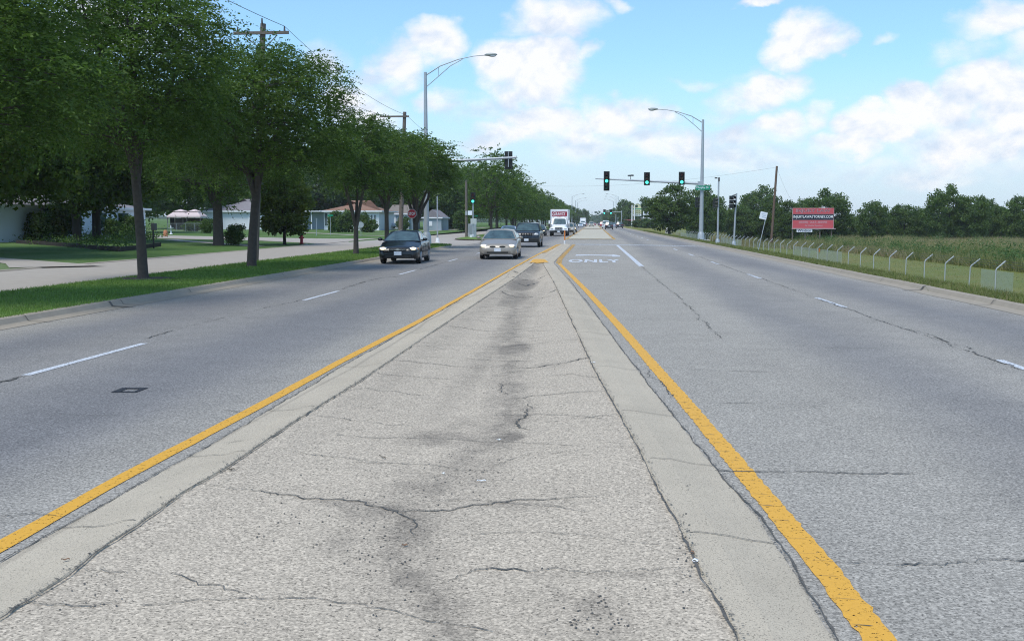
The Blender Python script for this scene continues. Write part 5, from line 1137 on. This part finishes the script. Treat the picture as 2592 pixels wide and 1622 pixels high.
xa, xb = at(985, 210), at(1032, 210)
h, w, d = house('tall gabled house with white trim mostly hidden above the garage roof', xa, xb, 210, 218, .7, 4.2, 1.8, M['siding2'], M['roofg'], hip=False, ridge='y', eave=.25)
mb = MB(); mb.add([(0, -.01, 4.2), (w, -.01, 4.2), (w / 2, -.01, 6.0)], [(0, 1, 2)]); mb.build('gable', M['siding2'], h); win(h, (w * .5, 0, 3.4), (.5, .9), 'y')
xa, xb = at(1322, 262), at(1372, 262)
h, w, d = house('low white building behind the dark trunks of the locust row', xa, xb, 262, 274, .3, 2.2, .4, M['siding'], M['roofg'], eave=.1)
for k in range(3): win(h, (w * (.2 + .3 * k), 0, 1.1), (.7, 1.0), 'y')
# roadside shops far right
for k, (px0, px1, Y, ht, col, lb, rc) in enumerate([(1571, 1587, 430, 4.6, (.55, .40, .42), 'far pink walled shop right of the road', (.3, .07, .07)), (1586, 1599, 400, 4.0, (.50, .44, .32), 'far beige shop beside the arched sign', (.2, .12, .1)), (1628, 1662, 370, 2.6, (.66, .68, .70), 'far white low shop behind the roadside tree', (.5, .5, .52)), (1604, 1622, 360, 1.9, (.45, .12, .14), 'far low red fronted shop between the signs', (.3, .05, .06))]):
    xa, xb = at(px0, Y), at(px1, Y)
    h, w, d = house(lb, xa, xb, Y, Y + 12, .05, ht, .5, pmat('shop_wall', col, .7), pmat('shop_roof', rc, .8), eave=.1, name='shop')
    for q_ in (.25, .7): win(h, (w * q_, 0, ht * .35), (w * .25, ht * .4), 'y')
# arched shopping sign
Y = 345; sg = empty('shopping_sign', (at(1611, Y), Y, .05), 0, 'arched beige and green shopping sign on white posts right of the road', 'sign')
k = Y / FP; zt = CAMZ + (560 - 516) * k; zb1 = CAMZ + (560 - 546) * k; hw_ = 10.4 * k; arc = zb1 + (zt - zb1) * .62
cream = pmat('cream_panel', (.58, .58, .36), .6)
pts = [(-hw_, 0, arc)] + [(-hw_ * math.cos(a), 0, arc + (zt - arc) * math.sin(a)) for a in np.linspace(0, math.pi, 13)[1:-1]] + [(hw_, 0, arc)]
mb = MB(); mb.poly(pts, .3, Vector((0, 1, 0))); ap = mb.build('arch_panel', cream, sg)
mb = MB(); mb.ell((-.2, -.05, arc + (zt - arc) * .55), (hw_ * .35, .05, (zt - arc) * .3)); mb.build('emblem', pmat('dark_green_emblem', (.02, .06, .03), .6), ap)
mb = MB(); mb.box((0, .1, arc - .12), (hw_ * 2, .34, .24)); mb.build('green_band', M['signgreen'], sg)
for q_ in range(3):
    zz = arc - .3 - (arc - .3 - zb1) * (q_ + .5) / 3; hh_ = (arc - .3 - zb1) / 3 - .08
    mb = MB(); mb.box((0, .12, zz), (hw_ * 2, .3, hh_)); pn = mb.build('tenant_panel', cream if q_ < 2 else M['signwhite'], sg)
    mb = MB(); [mb.box((-hw_ * .6 + j * hw_ * .38, -.05, zz), (hw_ * .28, .02, hh_ * .45)) for j in range(4)]; mb.build('lettering', pmat('olive_lettering', (.16, .18, .10), .6), pn)
for px in (1598, 1604): mb = MB(); x = at(px, Y) - at(1611, Y); mb.box((x, -.35, 3.6), (.34, .3, 7.2)); mb.build('post', M['white'], sg)
Y = 350; sg = empty('shop_sign', (at(1633, Y), Y, .05), 0, 'small white roadside sign right of the arched shopping sign', 'sign'); k = Y / FP
mb = MB(); mb.box((0, 0, CAMZ + 21 * k), (14 * k, .2, 10 * k)); mb.build('panel', M['signwhite'], sg, bevel=.1); mb = MB(); mb.box((-6 * k, .1, 1.8), (.25, .2, 3.6)); mb.box((6 * k, .1, 1.8), (.25, .2, 3.6)); mb.build('post', M['white'], sg)
mb = MB(); mb.box((0, -.12, CAMZ + 22.5 * k), (9 * k, .02, 3 * k)); mb.build('lettering', pmat('blue_lettering', (.15, .2, .45), .6), sg)
for k_, (px, Y) in enumerate([(1612, 300), (1632, 290), (1646, 280), (1590, 380)]):
    putbush(bm3, at(px, Y), Y, 0, ['dark hedge bush below the arched sign', 'dark hedge bush below the small white shop sign', 'dark hedge bush joining the roadside tree', 'small bush before the beige shop'][k_], [1.7, 1.7, 1.7, 1.0][k_], [.95, 1.1, 1.0, .8][k_], k_)
Y = 400; gsn = empty('direction_sign', (at(1572, Y), Y, 0), 0, 'round topped green roadside sign at the far right kerb', 'sign')
mb = MB(); mb.box((0, 0, 2.0), (1.0, .1, 1.2)); mb.build('panel', M['signgreen'], gsn, bevel=.03); mb = MB(); mb.cyl((0, .1, 0), (0, .1, 1.6), .06, seg=6); mb.build('post', M['steel'], gsn)
# far signals over the road
Y = 330; fm = empty('signal_mast', (at(1572, Y), Y, 0), 0, 'tiny far mast arm with two green lights over the road end', 'traffic light'); k = Y / FP
mb = MB(); mb.cyl((0, 0, 0), (0, 0, CAMZ + 28 * k), .12, seg=6); mb.build('pole', M['steel'], fm)
xe = at(1527, Y) - at(1572, Y); mb = MB(); mb.tube([(0, 0, CAMZ + 24.5 * k), (xe, 0, CAMZ + 25.5 * k)], .08, 6); mb.build('mast_arm', M['steel'], fm)
for px in (1528.5, 1545): signal_head(fm, (at(px, Y) - at(1572, Y), -.2, CAMZ + 25.2 * k), 3, 2, w=.5, s=.42, size=.4)
# litter on the median
def scrap(px, py, L, Wd, rz, mat, label, nm, z=None, th=.006):
    p = G(px * D, py * D, .05); z = zslab(p.x, p.y) + .004
    o = MB(); n = 6; V = []
    for i in range(n + 1):
        t = i / n - .5; V += [(t * L, -Wd / 2 * math.cos(t * 2.6), (.003 * math.sin(i * 1.7) + .003)), (t * L, Wd / 2 * math.cos(t * 2.6), .003 * math.cos(i * 1.3) + .005)]
    V2 = [(a, b, c - .002) for a, b, c in V]; k = len(V)
    o.add(V + V2, [(2 * i, 2 * i + 2, 2 * i + 3, 2 * i + 1) for i in range(n)] + [(k + 2 * i, k + 2 * i + 1, k + 2 * i + 3, k + 2 * i + 2) for i in range(n)])
    s = o.build(nm, mat); s.location = (p.x, p.y, z); s.rotation_euler = (0, 0, rz); tag(s, label, 'litter')
paper = pmat('paper', (.72, .74, .76), .6); stick = pmat('dead_twig', (.12, .10, .07), .9); brown = pmat('dead_leaf', (.22, .13, .08), .9)
scrap(1136, 1127, .06, .012, .1, paper, 'flat silver grey scrap lying across the middle of the median', 'paper_scrap')
scrap(1177, 1031, .035, .02, .4, paper, 'tiny white scrap on the dark oil stain', 'paper_scrap')
scrap(1046, 1109, .02, .02, .4, paper, 'tiny pale pebble on the dirt of the median', 'pebble')
scrap(902, 1072, .11, .006, -.9, stick, 'curved dark twig left of the oil stain', 'twig')
scrap(155, 1327, .04, .012, .3, brown, 'brown dead leaf on the left concrete kerb', 'dead_leaf')
scrap(1640, 1327, .05, .03, 1.1, paper, 'crumpled white wrapper caught in the right median joint', 'wrapper')
scrap(1634, 1308, .06, .02, 1.5, brown, 'rust coloured leaf just above the white wrapper', 'dead_leaf')
scrap(955, 1277, .03, .02, .2, brown, 'small brown leaf at the end of a hooked crack', 'dead_leaf')
scrap(1400, 858, .05, .015, .3, paper, 'pale scrap at the slab edge halfway up the median', 'paper_scrap')
scrap(545, 1110, .05, .02, .2, stick, 'short dark twig by the left edge of the slab', 'twig')
rng = np.random.default_rng(31); pts = []
for (cx, cy, rx, ry, n) in ((900, 1300, 120, 140, 90), (1050, 1120, 140, 80, 60), (1180, 860, 60, 80, 60), (1400, 1450, 80, 50, 60), (1620, 1290, 16, 110, 50), (700, 1200, 200, 80, 60), (1250, 790, 60, 60, 50), (220, 1400, 60, 60, 20)):
    for _ in range(n): p = G((cx + rng.normal() * rx * .6) * D, (cy + rng.normal() * ry * .6) * D, .03); pts.append((p.x, p.y))
mb = MB()
for (x, y) in pts:
    if not (fLs(y) - .3 < x < fRs(y) + .25): continue
    s = rng.uniform(.003, .0085); z = zslab(x, y); a = rng.uniform(0, 6)
    V = [(x + s * math.cos(a + k * 1.57), y + s * math.sin(a + k * 1.57), z - .002) for k in range(4)] + [(x + s * .3, y, z + s * .35)]
    mb.add(V, [(0, 1, 4), (1, 2, 4), (2, 3, 4), (3, 0, 4)])
tag(mb.build('gravel', pmat('loose_grit', (.09, .085, .08), .9, nscale=60, namt=.8)), 'loose dark grit scattered on the median', kind='stuff')
# ------------------------------------------------------------------ vehicles (front towards -Y, origin on the ground)
def body_mesh(L, W_, prof, zb, wheels, rw, NS=56):
    """prof: list of (y, half width, shoulder z, centre z); lofted shell with wheel arches"""
    ys = np.unique(np.concatenate([np.linspace(-L / 2, L / 2, NS)] + [np.linspace(w - rw * 1.15, w + rw * 1.15, 15) for w in wheels]))
    py_, pw, ps, pc = zip(*prof); V = []; F = []; k = 15
    for y in ys:
        w, s, c = np.interp(y, py_, pw), np.interp(y, py_, ps), np.interp(y, py_, pc)
        a = zb + .04 * (abs(y) > L / 2 - .25)
        for wy in wheels:
            d = abs(y - wy)
            if d < rw * 1.15: a = max(a, rw * .95 + math.sqrt(max(0, (rw * 1.15) ** 2 - d * d)) * 1.0)
        a = min(a, s - .08); m = (a + s) / 2
        half = [(w * .80, a), (w * .96, a + .01), (w, a + (s - a) * .25), (w * 1.0, m + .02), (w * .985, s - .06), (w * .94, s), (w * .62, s * .35 + c * .65)]
        row = [(-x, y, z) for x, z in half] + [(0, y, c)] + [(x, y, z) for x, z in reversed(half)]
        V += row
    for j in range(len(ys) - 1):
        for i in range(k - 1): F.append((j * k + i, j * k + i + 1, (j + 1) * k + i + 1, (j + 1) * k + i))
    F += [tuple(range(k - 1, -1, -1)), tuple(range((len(ys) - 1) * k, len(ys) * k))]
    mb = MB(); mb.add(V, F, True); return mb
def cabin(a, wb, wr, zr, crown=.05):
    """a: side outline [(y, z)] windscreen foot, roof front, roof rear, rear foot"""
    (y0, z0), (y1, z1), (y2, z2), (y3, z3) = a; V = []; F = []; n = 9
    for (y, z, w, bow) in ((y0, z0, wb, -.10), (y1, z1, wr, -.05), ((y1 + y2) / 2, zr, wr * 1.02, 0), (y2, z2, wr, .03), (y3, z3, wb, .06)):
        for i in range(n): t = 2 * i / (n - 1) - 1; V.append((w * t, y + bow * (1 - t * t), z + (crown * (1 - t * t) if z > z0 + .2 else 0)))
    for j in range(4):
        for i in range(n - 1): F.append((j * n + i, j * n + i + 1, (j + 1) * n + i + 1, (j + 1) * n + i))
    F.append((0, n, 2 * n, 3 * n, 4 * n)); F.append((n - 1, 5 * n - 1, 4 * n - 1, 3 * n - 1, 2 * n - 1))
    mb = MB(); mb.add(V, F, False); return mb
def glass_panel(a, b_, c, d, n=8, bow0=0, bow1=0, off=.006, cr=.05, mat=None):
    """curved pane between the lines a-b (bottom) and d-c (top)"""
    a, b_, c, d = map(Vector, (a, b_, c, d)); V = []; F = []
    for j in range(2):
        lo, hi = (a, b_) if j == 0 else (d, c); bow = bow0 if j == 0 else bow1
        for i in range(n): t = i / (n - 1); p = lo.lerp(hi, t); u = 2 * t - 1; p.y += bow * (1 - u * u); p.z += (cr if j else 0) * (1 - u * u); V.append(p)
    for i in range(n - 1): F.append((i, i + 1, n + i + 1, n + i))
    mb = MB(); mb.add(V, F, True); return mb
def wheel(root, x, y, r, w, side, rim=M['rim']):
    e = bpy.data.objects.new('wheel', None); COL.objects.link(e); e.parent = root; e.location = (x, y, r)
    mb = MB(); mb.tube([(-w / 2, 0, 0), (-w / 2 + .03, 0, 0), (w / 2 - .03, 0, 0), (w / 2, 0, 0)], [r * .94, r, r, r * .94], 22); mb.build('tyre', M['rubber'], e)
    mb = MB(); s = side * (w / 2 + .004); mb.tube([(s - side * .03, 0, 0), (s, 0, 0), (s + side * .004, 0, 0)], [r * .66, r * .64, r * .2], 18)
    for k in range(5):
        an = k * 2 * math.pi / 5; mb.box((s + side * .006, r * .38 * math.cos(an), r * .38 * math.sin(an)), (.012, .05, .05), rx=an)
    mb.build('rim', rim, e); return e
def car(name, loc, rz, color, label, cat, L=4.6, W_=1.72, H=1.38, hood=.80, belt=.93, zb=.20, wb=2.65, r=.31, kind='sedan', lights=True, detail=2, group=None, style='plain', rear_lit=False, rim=None):
    root = empty(name, loc, rz, label, cat, group); h = L / 2; w = W_ / 2
    wl = (-wb / 2 - .02, wb / 2 + .06)
    if kind == 'sedan':
        prof = [(-h, w * .70, .46, .50), (-h + .05, w * .86, .60, .66), (-h + .22, w * .95, hood - .12, hood - .06), (-h + .6, w * .985, hood - .03, hood + .03), (-h + 1.15, w, belt - .04, belt + .03), (0, w, belt, belt), (h - 1.0, w, belt + .02, belt + .06), (h - .25, w * .97, belt, belt + .05), (h - .06, w * .9, belt - .12, belt - .06), (h, w * .8, .5, .5)]
        A = [(-h + 1.15, belt), (-h + 1.95, H - .06), (h - 1.55, H - .07), (h - .75, belt + .03)]; wr = w * .70
    elif kind == 'suv':
        prof = [(-h, w * .84, .72, .76), (-h + .05, w * .93, hood - .12, hood - .06), (-h + .25, w * .98, hood - .04, hood + .01), (-h + .9, w, belt - .03, hood + .05), (-h + 1.3, w, belt, belt + .02), (h - .3, w, belt, belt), (h - .02, w * .96, belt, belt), (h, w * .9, .7, .7)]
        A = [(-h + 1.25, belt + .01), (-h + 1.85, H - .07), (h - .45, H - .07), (h - .06, belt)]; wr = w * .80
    else:
        prof = [(-h, w * .84, .72, .76), (-h + .05, w * .93, hood - .1, hood - .05), (-h + .9, w, belt - .03, hood + .05), (-h + 1.3, w, belt, belt + .02), (h - .02, w * .96, belt, belt), (h, w * .9, .7, .7)]
        A = [(-h + 1.25, belt + .01), (-h + 1.85, H - .07), (0.3, H - .07), (.6, belt)]; wr = w * .82
    b = body_mesh(L, W_, prof, zb, wl, r).build('body', M['paint'], root)
    c = cabin(A, w * .93, wr, H - .03).build('roof', M['paint'], root)
    for o in (b, c): o.color = color[:3] + (1,)
    g = .008; (y0, z0), (y1, z1), (y2, z2), (y3, z3) = A
    def lerp(p, q, t): return (p[0] + (q[0] - p[0]) * t, p[1] + (q[1] - p[1]) * t)
    def zy(t): y, z = lerp((y0, z0), (y1, z1), t); return y, z
    wA, wB = w * .93, wr
    def pane(nm, lo, hi, f0, f1, bow0, bow1, s):
        xa, xb = (wA + (wB - wA) * f0) * .93, (wA + (wB - wA) * f1) * .90
        mb = glass_panel((-xa, lo[0] + s * g, lo[1] + g), (xa, lo[0] + s * g, lo[1] + g), (xb, hi[0] + s * g, hi[1] + g), (-xb, hi[0] + s * g, hi[1] + g), bow0=bow0, bow1=bow1, cr=.05 * f1)
        return mb.build(nm, M['glass'], root)
    ws = pane('windscreen', zy(.05), zy(.90), .05, .90, -.10, -.055, -1)
    rw_ = pane('rear_window', lerp((y3, z3), (y2, z2), .08), lerp((y3, z3), (y2, z2), .9), .08, .9, .06, .035, 1)
    for sx in (-1, 1):
        pts = [lerp((y0, z0), (y1, z1), .10), lerp((y0, z0), (y1, z1), .86), lerp((y3, z3), (y2, z2), .86), lerp((y3, z3), (y2, z2), .12)]
        f = [.10, .86, .86, .12]; q_ = [(sx * ((wA + (wB - wA) * ff) + .006), p[0] + (.10 if i < 2 else -.10), p[1] + (.02 if i in (0, 3) else 0)) for i, (p, ff) in enumerate(zip(pts, f))]
        ym = (q_[1][1] * .45 + q_[2][1] * .55)
        def cut(ya, yb, nm):
            def on(e0, e1, y): t = (y - e0[1]) / (e1[1] - e0[1] + 1e-9); return tuple(e0[i] + (e1[i] - e0[i]) * t for i in range(3))
            P = []
            lo = (q_[0], q_[3]); hi = (q_[1], q_[2])
            P = [on(*lo, max(ya, q_[0][1])), on(*lo, min(yb, q_[3][1])), on(*hi, min(yb, q_[2][1])), on(*hi, max(ya, q_[1][1]))]
            mb = MB(); mb.add(P, [(0, 1, 2, 3)]); mb.build(nm, M['glass'], root)
        cut(-9, ym - .04, 'side_window'); cut(ym + .04, 9, 'side_window')
    for sx in (-1, 1):
        for wy in wl: wheel(root, sx * (w - .11), wy, r, .20, sx, rim or M['rim'])
    mb = MB(); mb.box((0, 0, zb + .16), (W_ * .74, L * .9, .24)); mb.build('underbody', M['black'], root)
    fy = -h
    if detail:
        # front
        if kind == 'sedan':
            for sx in (-1, 1):
                mb = MB(); mb.ell((sx * w * .72, fy + .16, .635), (.20, .10, .070), 14, 8); hl = mb.build('headlight', M['lamp'], root)
                if lights: mb = MB(); mb.ell((sx * w * .73, fy + .125, .635), (.135, .09, .066), 12, 8); mb.build('lit_bulb', M['headlight'], hl)
                if style == 'dark': mb = MB(); mb.ell((sx * w * .93, fy + .30, .63), (.05, .14, .05), 10, 6); mb.build('turn_lamp', M['amber'], hl)
            if style == 'silver':
                for sx in (-1, 1): mb = MB(); mb.ell((sx * .23, fy + .045, .60), (.15, .05, .035), 12, 6); mb.build('grille', M['black'], root)
                mb = MB(); mb.box((0, fy + .03, .33), (1.0, .08, .07)); mb.build('air_intake', M['black'], root, bevel=.015)
                for sx in (-1, 1): mb = MB(); mb.ell((sx * .62, fy + .06, .34), (.09, .05, .04), 10, 6); mb.build('fog_lamp', M['lamp'], root)
            else:
                mb = MB(); mb.box((0, fy + .05, .60), (.72, .08, .075)); mb.build('grille', M['black'], root, bevel=.015)
                mb = MB(); mb.box((0, fy + .045, .60), (.66, .08, .012)); mb.build('grille_bar', M['chrome'], root)
                if style == 'dark':
                    mb = MB(); mb.poly([(-.13, fy - .005, .585), (-.12, fy - .005, .605), (-.05, fy - .005, .605), (-.045, fy - .005, .63), (.06, fy - .005, .63), (.055, fy - .005, .605), (.13, fy - .005, .605), (.12, fy - .005, .585), (.05, fy - .005, .585), (.045, fy - .005, .565), (-.055, fy - .005, .565), (-.05, fy - .005, .585)], .01, Vector((0, 1, 0))); mb.build('emblem', M['chrome'], root)
                mb = MB(); mb.box((0, fy + .03, .31), (1.1, .08, .09)); mb.build('air_intake', M['black'], root, bevel=.015)
            pz_ = .45
        else:
            for sx in (-1, 1):
                mb = MB(); mb.ell((sx * w * .72, fy + .07, hood - .17), (.17, .09, .10), 12, 8); hl = mb.build('headlight', M['lamp'], root)
                if lights: mb = MB(); mb.ell((sx * w * .72, fy + .03, hood - .17), (.09, .07, .075), 12, 8); mb.build('lit_bulb', M['headlight'], hl)
            mb = MB()
            for i in range(7): mb.box(((i - 3) * .115, fy + .0, hood - .17), (.07, .08, .19))
            mb.build('grille', M['black'], root, bevel=.01); mb = MB(); mb.box((0, fy - .02, .48), (W_ * .92, .12, .26)); mb.build('bumper', M['black'], root, bevel=.04); pz_ = .52
        mb = MB(); mb.box((0, fy - (.01 if kind == 'sedan' else .09), pz_), (.31, .012, .155)); mb.build('number_plate', M['plate'], root)
        for sx in (-1, 1):
            mb = MB(); mb.ell((sx * (w + .11), y0 + .28, belt + .08), (.11, .07, .07), 10, 6); mb.box((sx * (w - .01), y0 + .28, belt + .05), (.12, .04, .04)); m_ = mb.build('mirror', M['paint'], root); m_.color = color[:3] + (1,)
        if detail > 1:
            for sx in (-1, 1):
                for yy in ((y0 + y1) / 2 + .1, .15 if kind == 'sedan' else .1, (h - 1.2)):
                    mb = MB(); mb.box((sx * (w + .001), yy, .58), (.006, .010, .52)); mb.build('door_gap', M['black'], root)
                mb = MB(); mb.box((sx * (w + .012), .05, .50), (.03, 1.9, .06)); mb.build('side_moulding', M['black'] if style != 'silver' else M['paint'], root).color = color[:3] + (1,)
                for yy in (-.1, .95): mb = MB(); mb.box((sx * (w + .012), yy, .80), (.03, .16, .03)); mb.build('door_handle', M['paint'], root).color = color[:3] + (1,)
        # rear
        for sx in (-1, 1): mb = MB(); mb.box((sx * w * .74, h - .04, belt - .13), (w * .34, .10, .16)); mb.build('tail_light', M['redlens'], root, bevel=.02)
        mb = MB(); mb.box((0, h - .01, .62 if kind == 'sedan' else .75), (.34, .04, .16)); mb.build('rear_plate', M['plate'], root)
    return root
def ground_pt(px, py): return G(px, py, 0)
car('sedan_car', (-8.22, 42.65 + 2.3, 0), R(2), (.003, .005, .007), 'black compact sedan with lit headlights, closest car in the outer left lane', 'car', L=4.6, W_=1.72, H=1.38, style='dark')
car('sedan_car', (-4.55, 48.35 + 2.3, 0), R(1), (.27, .245, .21), 'champagne silver sedan with lit headlights, leading the inner left lane', 'car', L=4.75, W_=1.80, H=1.40, style='silver')
car('suv_car', (-4.68, 71.6 + 2.35, 0), 0, (.010, .014, .022), 'dark blue black sport utility vehicle following the silver sedan', 'car', L=4.75, W_=1.87, H=1.70, hood=1.06, belt=1.10, zb=.30, wb=2.78, r=.37, kind='suv', lights=False)
car('sedan_car', (-8.15, 99, 0), 0, (.16, .22, .36), 'blue sedan almost hidden between the silver sedan and the dark sport utility vehicle', 'car', detail=1, lights=False)
car('sedan_car', (-6.95, 131, 0), 0, (.02, .035, .04), 'dark sedan with lit headlights behind the sport utility vehicle, left of the white truck', 'car', detail=1, W_=1.8, H=1.42)
car('minivan_car', (-3.75, 148, 0), 0, (.38, .34, .28), 'beige car peeking out to the right behind the white box truck', 'car', detail=1, kind='suv', W_=1.85, H=1.6, hood=.95, belt=1.0, r=.34, lights=False)
far_cars = [  # px, y ground distance, x, colour, kind, heading, label
 ('sedan_car', -3.9, 180, (.03, .03, .035), 'sedan', 0, 'dark car with bright headlight just right behind the box truck'),
 ('sedan_car', -4.6, 345, (.42, .50, .58), 'sedan', 0, 'pale blue far car coming down the inner left lane'),
 ('sedan_car', -8.1, 380, (.08, .10, .13), 'sedan', 0, 'far car with two glowing headlights in the outer left lane'),
 ('sedan_car', -3.9, 430, (.30, .02, .03), 'sedan', 0, 'far dark red car left of the second median'),
 ('suv_car', -1.1, 372, (.50, .47, .40), 'pickup', 0, 'cream far pickup in the middle of the road end'),
 ('sedan_car', -.2, 470, (.28, .03, .03), 'sedan', 0, 'farthest red car in the middle of the road end'),
 ('suv_car', 3.3, 241, (.012, .016, .016), 'suv', math.pi, 'dark green black hatchback driving away, nearest car on the right side'),
 ('suv_car', 6.75, 285, (.012, .014, .024), 'suv', math.pi, 'dark blue black car driving away near the right kerb'),
 ('van_car', 2.9, 275, (.55, .60, .62), 'suv', math.pi, 'white van driving away just ahead of the dark hatchback'),
 ('sedan_car', 6.3, 350, (.25, .30, .36), 'sedan', math.pi, 'grey blue car driving away between the white van and the kerb'),
 ('suv_car', 2.7, 365, (.33, .03, .04), 'suv', math.pi, 'red vehicle driving away ahead of the white van'),
 ('sedan_car', 5.9, 440, (.30, .02, .03), 'sedan', math.pi, 'small far red car at the right side of the road end'),
 ('sedan_car', 2.4, 470, (.05, .06, .09), 'sedan', math.pi, 'small far dark car at the right of the last median')]
for nm, x, y, c, kd, rz, lb in far_cars:
    kw = dict(L=4.7, W_=1.85, H=1.72, hood=1.0, belt=1.05, zb=.28, wb=2.75, r=.36, kind=kd) if kd != 'sedan' else dict(kind=kd, style='dark' if False else 'plain')
    if nm == 'van_car': kw.update(H=2.1, belt=1.15, hood=1.1)
    car(nm, (x, y, 0), rz, c, lb, 'van' if nm == 'van_car' else 'car', detail=1, **kw)
# parked cars far left
car('sedan_car', (at(975, 168), 168, .72), R(75), (.45, .48, .50), 'light parked car behind the white house corner', 'car', detail=1, lights=False)
# ---- box truck
def truck(loc, rz, label, s=1.0, sign=True, name='box_truck'):
    t = empty(name, loc, rz, label, 'truck', None, s); wp = pmat('truck_paint', (.80, .82, .84), .35, coat=.4)
    bx = MB(); bx.box((0, 4.3, 2.12), (2.36, 5.6, 2.36)); box = bx.build('cargo_box', wp, t, bevel=.03)
    mb = MB(); mb.box((0, 1.49, 3.22), (2.1, .05, .20)); mb.build('roof_cap', M['white'], box)
    for sx in (-1, 1): mb = MB(); mb.box((sx * 1.12, 1.48, 2.12), (.10, .06, 2.36)); mb.build('corner_trim', M['steel'], box)
    if sign:
        mb = MB(); mb.box((0, 1.48, 2.74), (1.92, .03, .56)); pn = mb.build('sign_panel', pmat('maroon_panel', (.27, .025, .045), .5), box)
        text_obj('lettering', 'G', .5, (-.68, 1.458, 2.76), (R(90), 0, 0), M['white'], pn, shear=.35, width=.40, height=.46)
        text_obj('lettering', 'RANTS', .5, (.10, 1.458, 2.74), (R(90), 0, 0), M['white'], pn, shear=.35, width=1.24, height=.34)
    # cab
    V = [(-.98, .35, 1.0), (.98, .35, 1.0), (.98, 1.45, 1.0), (-.98, 1.45, 1.0), (-1.0, -.02, 1.42), (1.0, -.02, 1.42), (1.0, 1.45, 1.42), (-1.0, 1.45, 1.42), (-.90, .32, 2.22), (.90, .32, 2.22), (.92, 1.45, 2.30), (-.92, 1.45, 2.30)]
    mb = MB(); mb.add(V, [(3, 2, 1, 0), (0, 1, 5, 4), (1, 2, 6, 5), (2, 3, 7, 6), (3, 0, 4, 7), (4, 5, 9, 8), (5, 6, 10, 9), (6, 7, 11, 10), (7, 4, 8, 11), (8, 9, 10, 11)]); mb.build('cab', wp, t, bevel=.03)
    mb = glass_panel((-.88, -.035, 1.48), (.88, -.035, 1.48), (.80, .28, 2.12), (-.80, .28, 2.12), bow0=-.03, bow1=-.03, cr=.03); mb.build('windscreen', M['glass'], t)
    for sx in (-1, 1):
        mb = MB(); mb.add([(sx * 1.006, .15, 1.48), (sx * 1.006, .95, 1.48), (sx * .93, .95, 2.1), (sx * .93, .42, 2.1)], [(0, 1, 2, 3)]); mb.build('side_window', M['glass'], t)
        mb = MB(); mb.box((sx * 1.22, .12, 1.72), (.16, .10, .42)); mb.box((sx * 1.08, .14, 1.9), (.25, .03, .03)); mb.box((sx * 1.08, .14, 1.55), (.25, .03, .03)); mb.build('mirror', M['black'] if False else wp, t, bevel=.01)
    # hood with dropping nose and wide fenders
    ys = [0.0, -.5, -1.0, -1.25, -1.32]; tops = [1.44, 1.34, 1.20, 1.08, .92]; wd = [.86, .78, .70, .66, .62]
    V = []; F = []
    for y, z, w in zip(ys, tops, wd):
        row = [(1.12, .62), (1.14, .80), (1.10, .98 if y > -1.3 else .86), (w + .12, min(z - .10, 1.12)), (w, z - .03), (w * .5, z)]
        V += [(-a, y, b_) for a, b_ in row] + [(a, y, b_) for a, b_ in reversed(row)]
    k = 12
    for j in range(4):
        for i in range(k - 1): F.append((j * k + i, j * k + i + 1, (j + 1) * k + i + 1, (j + 1) * k + i))
    F.append(tuple(range(4 * k, 5 * k))); mb = MB(); mb.add(V, F, False); mb.build('hood', wp, t, bevel=.015)
    mb = MB()
    mb.box((0, -1.34, .93), (.92, .05, .30)); g_ = mb.build('grille', M['dsteel'], t, bevel=.02)
    mb = MB()
    for i in range(4): mb.box(((i - 1.5) * .23, -1.37, .93), (.03, .02, .26))
    for z in (.82, .90, .98, 1.05): mb.box((0, -1.37, z), (.9, .015, .015))
    mb.build('grille_bars', M['chrome'], g_)
    for sx in (-1, 1): mb = MB(); mb.ell((sx * .84, -1.30, .92), (.20, .07, .075), 12, 7); mb.build('headlight', M['lamp'], t)
    mb = MB(); mb.box((0, -1.36, .55), (2.2, .2, .28)); mb.build('bumper', M['black'], t, bevel=.03)
    mb = MB(); mb.box((0, -1.475, .56), (.32, .015, .17)); mb.build('number_plate', M['plate'], t)
    mb = MB(); mb.box((0, 3.0, .62), (.9, 8.4, .3)); mb.build('chassis', M['black'], t)
    for sx in (-1, 1):
        for wy in (-.55, 5.2): wheel(t, sx * .98, wy, .46, .27, sx)
    for x in (-.7, -.2, 0, .2, .7): mb = MB(); mb.box((x, 1.44, 2.36), (.09, .06, .05)); mb.build('marker_lamp', M['amber'], t)
    return t
truck((-4.42, 128.5 + 1.4, 0), 0, 'white box truck with a maroon name panel above its cab')
truck((-4.7, 420, 0), 0, 'tiny white far truck at the road end, left of the second median', sign=False)
truck((-7.4, 255, 0), 0, 'white far truck cab half hidden right behind the big box truck', sign=False)
# ------------------------------------------------------------------ air: thin summer haze
mb = MB(); mb.box((240, 560, 5.5), (1500, 1300, 18)); hz = mb.build('haze', None); hz.data.materials.clear()
hm = bpy.data.materials.new('haze'); hm.use_nodes = True; N = NT(hm.node_tree); pv = N.n('ShaderNodeVolumePrincipled'); o = N.n('ShaderNodeOutputMaterial'); N.l(pv.outputs[0], o.inputs['Volume'])
pv.inputs['Color'].default_value = (.86, .90, .96, 1); pv.inputs['Density'].default_value = .0002; hz.data.materials.append(hm); tag(hz, 'thin summer haze paling the far end of the road', kind='stuff')
